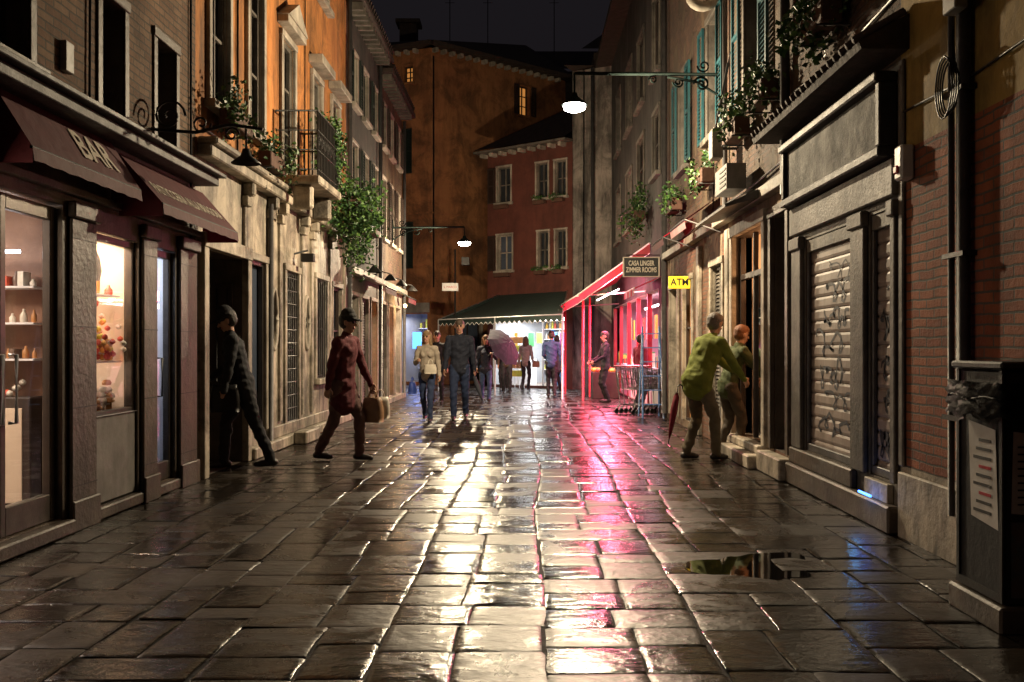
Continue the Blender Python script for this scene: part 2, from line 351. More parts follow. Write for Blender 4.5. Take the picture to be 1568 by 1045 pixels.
def goods(g,fr,u0,u1,z,o,rows=1,maxh=.25,seed=0,dens=.12,pal=None,ws=1.):
    rr=random.Random(seed); u=u0; pal=pal or GOODS
    while u<u1-.05:
        w=rr.uniform(.05,.14)*ws; h=rr.uniform(.08*min(1,ws*1.2),maxh); k=rr.choice(pal)
        if rr.random()<.45 or pal is WARM and rr.random()<.6:
            c=fr.p(u+w/2,z,o); r=w*.42
            g.lathe('bottles',k,c,[(r*.8,0),(r,.01),(r,h*.55),(r*.4,h*.8),(r*.35,h),(0,h)],10)
        else: g.box('boxes',k,fr,u,u+w,z,z+h,o-.06,o+.06,.003)
        u+=w+rr.uniform(.01,dens*.5)*ws
def interior(g,fr,h,depth,wallm,fl='infloor',shelves=3,seed=0,ext=0,maxh=.25,ztop=None,side=False,pal=None):
    u0,u1,z0,z1=h[:4]; u0-=ext; u1+=ext; zt=ztop or z1+.25; P=fr.p; o=-.12
    g.quad('interior_wall',wallm,P(u0,z0,-depth),P(u1,z0,-depth),P(u1,zt,-depth),P(u0,zt,-depth))
    for u in(u0,u1): g.quad('interior_wall',wallm,P(u,z0,o),P(u,z0,-depth),P(u,zt,-depth),P(u,zt,o))
    g.quad('interior_ceiling',wallm,P(u0,zt,o),P(u1,zt,o),P(u1,zt,-depth),P(u0,zt,-depth))
    g.quad('interior_floor',fl,P(u0,z0+.003,0),P(u1,z0+.003,0),P(u1,z0+.003,-depth),P(u0,z0+.003,-depth))
    for i in range(shelves):
        z=z0+.45+i*(zt-z0-.7)/max(1,shelves)
        g.box('shelf','inwhite',fr,u0+.03,u1-.03,z,z+.025,-depth+.02,-depth+.3,0)
        goods(g,fr,u0+.06,u1-.06,z+.027,-depth+.17,maxh=maxh,seed=seed+i,pal=pal)
        if side:
            f2=Fr(fr.p(u1-.17,0,0),-fr.n,-fr.u)
            g.box('shelf','brownsh',f2,.25,depth-.35,z,z+.025,-.15,.15,0); goods(g,f2,.28,depth-.4,z+.027,0,maxh=maxh,seed=seed+50+i,pal=pal)

# ================= pavement
def pavement():
    rr=random.Random(3); vs=[];fs=[];rnd=[]
    def slab(x0,x1,y0,y1):
        w=x1-x0; L=y1-y0; cx,cy=(x0+x1)/2,(y0+y1)/2
        g=.0035; z0=rr.gauss(0,.0016); tx=rr.gauss(0,.006); ty=rr.gauss(0,.007); k=rr.random(); dome=rr.uniform(.0,.003); ed=rr.uniform(.003,.008)
        n0=len(vs)
        fx=[0,.012/w,.10,.5,.90,1-.012/w,1]; fy=[0,.012/L,.09,.5,.91,1-.012/L,1]; dz=[-ed,-.0012,-.0003,0,-.0003,-.0012,-ed]
        skx=rr.gauss(0,.006); sky=rr.gauss(0,.006)
        js=[[rr.gauss(0,.0032) for _ in range(7)] for _ in range(4)]
        for i in range(7):
            for j in range(7):
                px=x0+g+(w-2*g)*fx[i]+(js[0][j] if i==0 else js[1][j] if i==6 else 0)+skx*(fy[j]-.5); py=y0+g+(L-2*g)*fy[j]+(js[2][i] if j==0 else js[3][i] if j==6 else 0)+sky*(fx[i]-.5)
                mx=px+.035*math.sin(py*.55+1.3)+.02*math.sin(py*1.3)
                vs.append((mx,py,z0+(px-cx)*tx+(py-cy)*ty+dz[i]*.8+dz[j]*.9+dome*(.25-(fx[i]-.5)**2)+dome*(.25-(fy[j]-.5)**2)+rr.gauss(0,.0004)-.003)); rnd.append(k)
        for i in range(6):
            for j in range(6):
                a=n0+i*7+j; fs.append((a,a+7,a+8,a+1))
    x=-10.; edges=[x]
    while x<6: x+=rr.uniform(.27,.40); edges.append(x)
    # bands of rows: each band of 2 columns gets its own shared or staggered subdivision, with shifting joint line
    ncol=len(edges)-1; joff={}
    i=0
    bands=[]
    while i<ncol: k=2; bands.append((i,min(i+k,ncol))); i+=k
    for (a,b) in bands:
        x0,x1=edges[a],edges[b]
        y=-3+rr.random()*.5
        while y<41:
            L=rr.uniform(.30,.62); cx,cy=(x0+x1)/2,y+L/2
            skip=(cx<-4.5 and cy<26.2) or (cx<-4.5 and cy>37)or(cx>3.2)or y<-3
            if not skip:
                r_=rr.random(); m=(x0+x1)/2+rr.uniform(-.07,.07); e0=rr.gauss(0,.006); e1=rr.gauss(0,.006)
                if r_<.12: slab(x0+e0,x1+e1,y,y+L*.8); slab(x0+e1,x1+e0,y+L*.8,y+L) if False else None; L=L*.8
                elif r_<.5: slab(x0+e0,m,y,y+L); slab(m,x1+e1,y,y+L)
                else:
                    k1=rr.uniform(.35,.65)
                    L2=max(L,.5)*1.35
                    slab(x0+e0,m,y,y+L2*k1); slab(x0+e0,m,y+L2*k1,y+L2)
                    k2=rr.uniform(.3,.7); slab(m,x1+e1,y,y+L2*k2); slab(m,x1+e1,y+L2*k2,y+L2); L=L2
            y+=L
    me=bpy.data.meshes.new('street_pavement'); me.from_pydata(vs,[],fs); me.materials.append(M['pave'])
    at=me.attributes.new('rnd','FLOAT','POINT'); at.data.foreach_set('value',rnd)
    me.polygons.foreach_set('use_smooth',[True]*len(fs)); me.update()
    o=bpy.data.objects.new('street_pavement',me); col.objects.link(o)
    me=bpy.data.meshes.new('ground'); me.from_pydata([(-150,-60,-.014),(150,-60,-.014),(150,250,-.014),(-150,250,-.014)],[],[(0,1,2,3)]); me.materials.append(M['joint'])
    col.objects.link(bpy.data.objects.new('ground',me))
    q=random.Random(1); n=48; ph=[q.uniform(0,6) for _ in range(4)]; cx,cy,rx,ry,zz=1.42,6.15,.33,.42,-.0024
    v=[(cx,cy,zz)]
    for i in range(n):
        a=2*math.pi*i/n; r=1+.22*math.sin(2*a+ph[0])+.14*math.sin(3*a+ph[1])+.09*math.sin(5*a+ph[2])+.05*math.sin(9*a+ph[3])
        v.append((cx+rx*r*math.cos(a),cy+ry*r*math.sin(a),zz))
    me=bpy.data.meshes.new('puddle'); me.from_pydata(v,[],[(0,i+1,(i+1)%n+1) for i in range(n)]); me.materials.append(M['water'])
    col.objects.link(bpy.data.objects.new('puddle',me))
pavement()

# ================= L1 brick shop building
def L1():
    g=G('brick_shop_building'); f=LF
    d1=(4.4,7.2,.1,2.38); dw=(7.76,8.6,.1,2.26); d2=(9.02,9.52,.1,2.26)
    up=[(5.3,6.7,3.25,5.4),(7.85,8.28,3.2,4.15),(9.02,9.5,3.2,4.15),(2.5,3.5,3.3,5.2),(5.5,6.4,6.2,7.6),(8,8.7,5.5,7)]
    low=[d1,dw,d2,(1.,3.6,.1,2.38)]
    g.wall(f,-4,10.1,0,3.0,low,'dkstone'); g.wall(f,-4,10.1,3.0,9.5,up,'brickL','brick_wall')
    g.quad('side','brickL',f.p(10.1,0),f.p(10.1,9.5),f.p(10.1,9.5,-8),f.p(10.1,0,-8))
    for h in up: g.window(f,h,'glass','dkstone' if h[3]<6 else None,d=.22,w=.09,out=.02,rev='dkstone',nu=5 if h[1]-h[0]>1 else 2,nz=8 if h[1]-h[0]>1 else 3,wood='iron')
    g.reveal(f,low[3],.3,'dkstone','dglass')
    for a,b in((3.7,4.35),(7.28,7.7),(8.65,8.97),(9.57,10.05)):
        g.box('pilaster','dkstone',f,a,b,.0,2.3,.002,.035,.008); g.box('pilaster_cap','dkstone',f,a-.02,b+.02,2.302,2.42,.002,.07,.01); g.box('pilaster_base','dkstone',f,a-.02,b+.02,-.01,.22,.037,.06,.01)
        for z in(.32,.9,1.5,2.15): g.box('pilaster_joint','sooty',f,a,b,z,z+.008,.036,.038,0)
    g.box('fascia','dkstone',f,-4,10.08,2.46,2.52,.002,.07); g.box('cornice','sooty',f,-4,10.1,2.98,3.06,.002,.24); g.box('cornice_gutter','iron',f,-4,10.12,3.062,3.10,.002,.31)
    g.box('step','dkstone',f,4.3,7.25,0,.1,-.3,.08,.012); g.box('step','dkstone',f,7.7,10.0,0,.095,-.1,.04,.012)
    room=(4.4,7.62,.1,2.38); interior(g,f,room,3.2,'inbrown',shelves=4,seed=5,maxh=.2,pal=WARM)
    # side display cabinet with sweets behind the glass doors
    fs_=Fr(f.p(7.50,0,0),-f.n,-f.u)
    g.box('side_cabinet','brownsh',fs_,.3,2.6,.1,.98,-.10,.16,.01); g.box('side_cabinet_front','inwall',fs_,.36,2.54,.2,.9,.162,.17,.004)
    for i,z in enumerate((1.25,1.52,1.79)):
        g.box('cabinet_shelf','inwhite',fs_,.3,2.6,z,z+.014,-.10,.12,0); goods(g,fs_,.33,2.5,z+.016,.0,maxh=.16,seed=400+i,pal=WARM,ws=.5)
    q=random.Random(8)
    for i in range(120):
        c=fs_.p(.45+q.uniform(0,1.5),1.0+abs(q.gauss(0,.05)),.03+q.gauss(0,.05)); r=.028
        g.lathe('sweets',q.choice(['good0','good1','good9','good8']),c,[(0,-r),(r*.8,-r*.5),(r,0),(r*.8,r*.5),(0,r)],7)
    g.tube('cabinet_light','tube',[fs_.p(.4,2.06,.12),fs_.p(1.9,2.06,.12)],.014)
    g.reveal(f,d1,.12,'alu')
    for a,b in((4.4,5.4),(5.42,6.42),(6.44,7.19)):
        for u in(a,b-.07): g.box('door_frame','alu',f,u,u+.07,.11,2.36,-.11,-.05)
        for z,zh in((.11,.30),(2.26,2.36)): g.box('door_frame','alu',f,a+.07,b-.07,z,zh,-.109,-.051)
        g.quad('door_glass','glass',f.p(a+.07,.3,-.08),f.p(b-.07,.3,-.08),f.p(b-.07,2.26,-.08),f.p(a+.07,2.26,-.08))
    for u in(6.38,6.55): g.tube('door_handle','steel',[f.p(u,.85,-.05),f.p(u,.85,.0),f.p(u,1.3,.0),f.p(u,1.3,-.05)],.014)
    g.box('counter','inwhite',f,5.0,6.6,.1,1.0,-2.3,-1.8); goods(g,f,5.1,6.5,1.0,-2.0,maxh=.25,seed=9,pal=WARM,ws=.7)
    for o_ in(-.8,-1.8): g.tube('ceiling_tube','tube',[f.p(5,2.3,o_),f.p(7.3,2.3,o_)],.018)
    light(g,'AREA',f.p(6.3,2.45,-1.3),85,(1,.72,.50),.8,(0,0,0))
    light(g,'AREA',f.p(5.6,2.0,-.35),30,(1,.70,.45),.7,(0,math.radians(-90),0))  # area light added inside the doorway to brighten the brick wall opposite
    # display window
    interior(g,f,(7.76,8.6,.8,2.26),.9,'inwall','inwhite',shelves=0,ztop=2.4)
    g.reveal(f,dw,.12,'alu')
    g.box('lower_panel','boxgrey',f,7.77,8.59,.11,.80,-.12,-.02)
    for u in(7.765,8.55): g.box('window_frame','alu',f,u,u+.045,.802,2.25,-.09,-.03)
    g.box('window_frame','alu',f,7.81,8.55,2.19,2.25,-.09,-.03); g.box('window_frame','alu',f,7.81,8.55,.802,.84,-.09,-.03)
    g.quad('window_glass','glass',f.p(7.81,.84,-.06),f.p(8.55,.84,-.06),f.p(8.55,2.19,-.06),f.p(7.81,2.19,-.06))
    g.box('glass_shelf','inwhite',f,7.8,8.56,1.22,1.235,-.75,-.12,0); g.box('glass_shelf','inwhite',f,7.8,8.56,1.78,1.79,-.75,-.14,0)
    f2=Fr(f.p(8.45,0,0),-f.n,-f.u)
    goods(g,f2,.15,.8,1.792,0,maxh=.24,seed=22,pal=WARM,ws=.6); goods(g,f2,.15,.8,1.24,0,maxh=.2,seed=24,pal=WARM,ws=.7); goods(g,f2,.15,.8,.81,.02,maxh=.18,seed=25,pal=WARM,ws=.7)
    goods(g,f,7.84,8.4,.81,-.25,maxh=.12,seed=27,pal=WARM,ws=.6)
    q=random.Random(4)
    for i in range(230):
        c=f.p(8.2+q.gauss(0,.14),1.265+abs(q.gauss(0,.13)),-.24+q.gauss(0,.08)); r=.026
        g.lathe('sweets',q.choice(['good0','good1','good1','good7','good0','good9']),c,[(0,-r),(r*.8,-r*.5),(r,0),(r*.8,r*.5),(0,r)],7)
    for i in range(60):
        c=f.p(8.15+q.gauss(0,.15),.86+abs(q.gauss(0,.08)),-.2+q.gauss(0,.06)); r=.042
        g.lathe('pastries',q.choice(['good3','good9','good8']),c,[(0,-r*.6),(r*.9,-r*.4),(r,0),(r*.7,r*.5),(0,r*.6)],8)
    g.lathe('hanging_lamp','boxgrey',f.p(8.2,1.9,-.2),[(0,.26),(.015,.25),(.04,.18),(.055,.08),(.04,0),(0,0)],12)
    light(g,'AREA',f.p(8.18,2.36,-.4),30,(1,.74,.52),.35,(0,0,0)); light(g,'POINT',f.p(8.15,1.65,-.6),7,(1,.72,.5),.06); light(g,'POINT',f.p(8.1,1.12,-.6),6,(1,.78,.6),.06)
    # side door
    interior(g,f,(9.02,9.52,.1,2.26),1.2,'inwhite',shelves=2,seed=300)
    g.reveal(f,d2,.12,'alu')
    for u in(9.03,9.46): g.box('door_frame','alu',f,u,u+.05,.11,2.25,-.1,-.04)
    g.box('door_frame','alu',f,9.08,9.46,.11,.28,-.1,-.04); g.box('door_frame','alu',f,9.08,9.46,2.18,2.25,-.1,-.04)
    g.quad('door_glass','glass',f.p(9.08,.28,-.07),f.p(9.46,.28,-.07),f.p(9.46,2.18,-.07),f.p(9.08,2.18,-.07))
    g.tube('door_handle','black',[f.p(9.12,.9,-.04),f.p(9.12,.9,.02),f.p(9.12,1.25,.02),f.p(9.12,1.25,-.04)],.012)
    light(g,'POINT',f.p(9.27,2.1,-.6),14,(.85,.9,1),.08)
    g.box('roof','roof',f,-4,10.2,9.5,9.65,-8,.4)
    g.box('meter_box','boxgrey',f,7.15,7.28,3.34,3.56,.002,.05)
    g.tube('cable','black',[f.p(-4,3.2,.03),f.p(5,3.17,.03),f.p(7.2,3.22,.03),f.p(8.8,3.16,.03),f.p(10,3.2,.03)],.012)
    g.tube('cable','black',[f.p(9.9,2.3,.02),f.p(9.9,5,.02),f.p(9.95,9.4,.02)],.012)
    g.tube('cable','black',[f.p(7.6,3.1,.02),f.p(7.62,5,.02),f.p(7.6,9.4,.02)],.010)
    g.done()
    for nm,u0,u1,zt,zb,o,txt in(('bar_awning',6.2,7.95,2.98,2.60,.28,'BAR'),('pastry_shop_awning',8.1,10.2,2.93,2.52,.40,'PASTICCERIA ALLA BRAGORA')):
        a=G(nm); P=f.p; n=14
        for i in range(n):
            ua=u0+(u1-u0)*i/n; ub=u0+(u1-u0)*(i+1)/n
            a.quad('canopy','burg',P(ua,zt,.04),P(ub,zt,.04),P(ub,zb,o),P(ua,zb,o))
            a.quad('valance','burg',P(ua,zb,o),P(ub,zb,o),P(ub,zb-.08-.008*(i%2),o+.01),P(ua,zb-.08-.008*((i+1)%2),o+.01))
        for u in(u0,u1): a.add('gusset','burg',[P(u,zt,.04),P(u,zb,o),P(u,zb-.1,o),P(u,zb-.1,.04)],[(0,1,2,3)])
        a.tube('front_bar','iron',[P(u0,zb,o-.01),P(u1,zb,o-.01)],.012)
        sl=(P(0,zt,.04)-P(0,zb,o)).normalized(); nn=V((0,1,0)).cross(sl)
        if txt=='BAR': text(a,txt,P(7.35,(zt+zb)/2-.01,(.04+o)/2)+nn*.012,(0,1,0),sl,.34,'letter',bold=.006)
        else: text(a,txt,P((u0+u1)/2,(zt+zb)/2-.06,(.04+o)/2+.04)+nn*.012,(0,1,0),sl,.17,'letter',.80,bold=.002)
        a.done()
L1()

# ================= L2 orange building
def L2():
    g=G('orange_plaster_building'); f=LF; a,b=10.1,18.6
    low=[(10.3,11.75,0,2.38),(12.0,12.75,.3,2.42),(13.85,14.6,.2,2.42),(15.85,16.7,.85,2.45),(17.2,18.0,.12,2.4)]
    ov=[(13.2,1.72,.17,.40),(15.2,1.72,.17,.40)]
    ovh=[(c-r,c+r,z-h,z+h) for c,z,r,h in ov]
    up=[(10.5,11.15,3.95,6.3),(11.95,12.6,3.95,6.3),(13.6,14.3,3.75,5.6),(15.55,16.2,4.1,5.6),(17.1,17.75,4.1,5.6),(10.6,11.3,7.3,8.8),(13.6,14.3,7.0,8.4),(16,16.7,7.0,8.4)]
    g.wall(f,a,b,0,3.35,low+ovh,'istria','stone_ground_floor'); g.wall(f,a,b,3.35,9.6,up,'orange','plaster_wall')
    g.quad('side','orange',f.p(b,0),f.p(b,9.6),f.p(b,9.6,-8),f.p(b,0,-8))
    for (c,z,r,h),hh in zip(ov,ovh):
        vs=[];fs=[];n=28
        for i in range(n):
            an=2*math.pi*i/n; ca,sa=math.cos(an),math.sin(an)
            k=1/max(abs(ca),abs(sa))
            vs+= [f.p(c+r*k*ca*1.0,z+h*k*sa),f.p(c+r*.86*ca,z+h*.86*sa),f.p(c+r*.86*ca,z+h*.86*sa,-.2)]
        for i in range(n):
            j=(i+1)%n; fs+=[(3*i,3*j,3*j+1,3*i+1),(3*i+1,3*j+1,3*j+2,3*i+2)]
        g.add('oval_reveal','istria',vs,fs)
        g.quad('pane','dglass',f.p(hh[0],hh[2],-.19),f.p(hh[1],hh[2],-.19),f.p(hh[1],hh[3],-.19),f.p(hh[0],hh[3],-.19))
        g.tube('oval_frame','trim',[f.p(c+r*math.cos(2*math.pi*i/28),z+h*math.sin(2*math.pi*i/28),.01) for i in range(29)],.03)
        for k in(-.5,0,.5): g.tube('grille','iron',[f.p(c+r*k,z-h*.8,-.02),f.p(c+r*k,z+h*.8,-.02)],.010)
        for k in(-.6,-.3,0,.3,.6): g.tube('grille','iron',[f.p(c-r*.75,z+h*k,-.02),f.p(c+r*.75,z+h*k,-.02)],.009)
    g.reveal(f,low[0],.85,'dkstone'); P=f.p
    g.quad('backing','dkstone',P(10.3,0,-.85),P(11.75,0,-.85),P(11.75,2.38,-.85),P(10.3,2.38,-.85))
    g.box('inner_door','brownsh',f,10.45,11.0,.1,2.2,-.845,-.80); g.box('inner_door','brownsh',f,11.03,11.6,.1,2.2,-.845,-.80)
    for u in(10.52,11.1):
        for z in(.25,.95,1.65): g.box('door_panel','dkstone',f,u,u+.42,z,z+.5,-.80,-.785,.01)
    g.box('inner_grille_panel','brownsh',Fr(P(11.74,0,0),(-1,0,0),(0,-1,0)),.1,.75,.9,2.1,.0,.03)
    for i in range(5): g.tube('inner_grille','iron',[P(11.69,.95,-.15-i*.13),P(11.69,2.05,-.15-i*.13)],.01)
    g.surround(f,low[0],.15,.08,'istria',False)
    g.window(f,low[1],'blue','trim',d=.08,w=.09,nu=1,nz=1,sill=False,wood='alu')
    g.window(f,low[2],'glass','istria',d=.1,w=.1,nu=1,nz=2,sill=False)
    for i in range(7): u=13.88+i*.115; g.tube('door_grille','iron',[P(u,.22,-.0),P(u,2.4,-.0)],.010)
    for i in range(12):
        z=.3+i*.185; g.tube('door_grille','iron',[P(13.86,z,.005),P(14.58,z,.005)],.008)
    g.window(f,low[3],'glass','istria',d=.1,w=.09,nu=2,nz=2); 
    for i in range(6): u=15.9+i*.15; g.tube('window_bars','iron',[P(u,.86,.02),P(u,2.44,.02)],.01)
    g.window(f,low[4],'blue','istria',d=.1,w=.09,nu=1,nz=3,sill=False)
    for u in(11.82,12.95,13.5,14.85,15.5,16.95,18.3):
        g.box('pilaster','istria',f,u-.06,u+.06,.35,3.02,.002,.04); g.box('pilaster_cap','istria',f,u-.09,u+.09,3.022,3.14,.002,.08)
        g.box('corbel','istria',f,u-.06,u+.06,3.142,3.3,.002,.14,.02)
    g.box('plinth','istria',f,11.9,b,0,.14,.002,.13,.015); g.box('plinth','istria',f,12.9,17.0,.142,.30,.002,.05,.01)
    g.box('cornice','istria',f,a+.02,b,3.3,3.42,.002,.16,.015); g.box('cornice','istria',f,a+.02,b,3.422,3.50,.002,.22,.02)
    g.box('step','istria',f,13.8,14.7,0,.18,.13,.32,.02)
    kinds=['glass','glass','glass','glass','closed','closed','closed','closed']
    for h,k in zip(up,kinds):
        g.window(f,h,k,'trim',d=.10,w=.09,out=.05,wood='greywood' if k!='closed' else 'green',rev='trim',shut='brownsh')
    def pediment(u0,u1,z):
        g.box('lintel','trim',f,u0-.2,u1+.2,z+.142,z+.24,.002,.16)
        m=(u0+u1)/2
        g.add('pediment','trim',[P(u0-.22,z+.242,0),P(u1+.22,z+.242,0),P(m,z+.55,0),P(u0-.22,z+.242,.18),P(u1+.22,z+.242,.18),P(m,z+.55,.18)],[(3,4,5),(0,3,5,2),(1,4,5,2),(0,1,4,3)])
    for h in up[2:3]: pediment(h[0],h[1],h[3])
    for h in up[3:5]: g.box('lintel','trim',f,h[0]-.2,h[1]+.2,h[3]+.15,h[3]+.28,.002,.22)
    g.box('balcony_slab','istria',f,13.2,14.75,3.525,3.64,.002,.62,.02)
    for u in(13.35,14.55): g.box('balcony_corbel','istria',f,u-.07,u+.07,3.2,3.52,.24,.5,.03)
    for i in range(15):
        u=13.25+i*(14.7-13.25)/14; g.tube('balustrade','iron',[P(u,3.64,.58),P(u,4.5,.58)],.011)
    for o_ in (.08,.2,.33,.46):
        for u in(13.25,14.7): g.tube('balustrade','iron',[P(u,3.64,o_),P(u,4.5,o_)],.011)
    for z in(3.72,3.98,4.24,4.5):
        g.tube('balustrade','iron',[P(13.25,z,.02),P(13.25,z,.58),P(14.7,z,.58),P(14.7,z,.02)],.014 if z>4.4 else .010)
    for i in range(7):
        u=13.36+i*.2; g.tube('balustrade','iron',scroll(P(u,4.11,.58),None,1.6,16,.09,V((0,1,0))),.008,4)
    g.box('roof','roof',f,a-.1,b+.15,9.6,9.78,-8,.45)
    for i in range(24): u=a+.15+i*.355; g.box('eaves_bracket','trim',f,u,u+.1,9.45,9.598,.002,.3,0)
    g.tube('downpipe','pipe',[P(12.87,.1,.06),P(12.87,3.2,.06)],.03,8)
    g.tube('downpipe','pipe',[P(18.5,.1,.08),P(18.5,9.4,.08)],.045,8)
    g.tube('cable','black',[P(a+.2,3.62,.02),P(12,3.58,.02),P(14,3.66,.02),P(16.5,3.6,.02),P(18.5,3.62,.02)],.012)
    g.tube('cable','black',[P(11.5,3.6,.02),P(11.53,9,.02)],.014); g.tube('cable','black',[P(15,3.6,.02),P(15.05,9,.02)],.010)
    g.box('spot_housing','iron',f,14.3,14.42,2.58,2.7,.12,.30); g.tube('spot_arm','iron',[P(14.4,2.7,0),P(14.4,2.75,.2)],.015)
    g.done()
    for nm,c,r,n,sd in(('window_box_plant',(10.85,4.02,.2),(.16,.42,.18),520,1),('window_box_plant',(12.3,3.85,.22),(.17,.36,.2),520,2),('window_box_plant',(15.85,4.35,.2),(.16,.38,.28),560,3),('window_box_plant',(17.4,4.9,.1),(.12,.3,.3),250,13)):
        p=G(nm); u,z,o=c
        p.box('planter','terra',f,u-.36,u+.36,z-.32,z-.14,o-.08,o+.08,.01); foliage(p,f.p(u,z,o),r,n,.06,1.1,sd)
        p.tube('planter_bracket','iron',[f.p(u-.3,z-.33,0),f.p(u-.3,z-.33,o+.1)],.01); p.tube('planter_bracket','iron',[f.p(u+.3,z-.33,0),f.p(u+.3,z-.33,o+.1)],.01); p.done()
    p=G('hanging_balcony_plant'); p.lathe('pot','terra',f.p(16.6,3.62,.45),[(0,-.0),(.1,0),(.15,.22),(.13,.22)],14)
    foliage(p,f.p(16.6,3.80,.48),(.34,.52,.34),2400,.075,1.0,4); foliage(p,f.p(16.8,3.3,.45),(.2,.3,.28),700,.065,1.4,5); p.done()
    p=G('balcony_railing_plant'); foliage(p,f.p(14.65,4.55,.5),(.16,.28,.22),520,.06,1.4,14); foliage(p,f.p(14.7,4.15,.55),(.08,.2,.3),260,.05,1.5,15); p.lathe('pot','terra',f.p(14.55,4.3,.48),[(0,0),(.07,0),(.1,.16),(.09,.16)],12); p.done()
L2()

# ================= L3 far left houses
def L3():
    for nm,a,b,h,mw,ml,sh,sd in(('grey_townhouse',18.6,22.6,7.7,'dkgrey','dkstone','green',1),('narrow_townhouse',22.6,27.0,7.45,'peelO','trim','brownsh',2)):
        g=G(nm); f=LF; low=[];up=[]
        u=a+.35
        while u<b-.9: low.append((u,u+.85,.15,2.35)); u+=1.25
        u=a+.5
        while u<b-.8: up.append((u,u+.6,3.9,5.3)); up.append((u,u+.6,6.05,7.05)); u+=1.3
        g.wall(f,a,b,0,2.75,low,ml); g.wall(f,a,b,2.75,h,up,mw,'plaster_wall')
        g.quad('side',mw,f.p(b,0),f.p(b,h),f.p(b,h,-8),f.p(b,0,-8))
        for i,x in enumerate(low): g.window(f,x,['blue','glass','closed','lit'][(i+sd)%4],'trim',shut='greywood',d=.2,w=.08,sill=False,nu=1,nz=3)
        for i,x in enumerate(up): g.window(f,x,'open' if i%3 else 'closed','trim',shut=sh,w=.07)
        g.box('cornice','trim',f,a,b,2.75,2.88,.002,.14); g.box('plinth','istria',f,a,b,0,.12,.002,.1)
        g.box('roof_eaves','roof',f,a-.1,b+.1,h+.12,h+.22,-8,.35); 
        P=f.p
        g.quad('roof','roof',P(a-.1,h+.22,.35),P(b+.1,h+.22,.35),P(b+.1,h+2,-4.5),P(a-.1,h+2,-4.5))
        for i in range(int((b-a)/.3)): uu=a+.05+i*.3; g.box('eaves_bracket','greywood',f,uu,uu+.1,h-.02,h+.118,.002,.3,0)
        for i in range(int((b-a)/.2)):
            uu=a+i*.2; g.tube('tile_edge','roof',[P(uu,h+.26,.37),P(uu,h+.4,.0)],.06,6)
        g.tube('downpipe','pipe',[P(b-.1,.1,.07),P(b-.1,h,.07)],.045,8)
        g.done()
    for u,o in((20.4,.6),(24.6,.55)):
        a=G('small_shop_awning'); P=LF.p
        a.quad('canopy','burg' if u<22 else 'greenfab',P(u-.8,2.85,.02),P(u+.8,2.85,.02),P(u+.8,2.55,o),P(u-.8,2.55,o)); a.quad('valance','burg',P(u-.8,2.55,o),P(u+.8,2.55,o),P(u+.8,2.42,o),P(u-.8,2.42,o))
        a.tube('front_bar','iron',[P(u-.8,2.55,o),P(u+.8,2.55,o)],.015)
        if u>22:
            a.lathe('bulb','bulb',P(u+.6,2.4,.3),[(0,.05),(.04,.03),(.045,0),(.03,-.04),(0,-.05)],10); light(a,'POINT',P(u+.6,2.25,.3),30,(1,.62,.3),.05)
        a.done()
    for i,u in enumerate((19.4,21.7,23.6,25.9)):
        a=G('wall_lantern'); P=LF.p
        a.tube('arm','iron',[P(u,2.9,0),P(u,3.0,.2),P(u,2.95,.4)],.014); a.lathe('shade','iron',P(u,2.78,.4),[(.0,.17),(.03,.16),(.14,.04),(.145,.03)],14); a.done()
    p=G('window_box_plant'); foliage(p,LF.p(21,4.0,.2),(.14,.4,.2),300,.06,.6,33); p.box('planter','terra',LF,20.7,21.3,3.68,3.82,.1,.24); p.done()
L3()

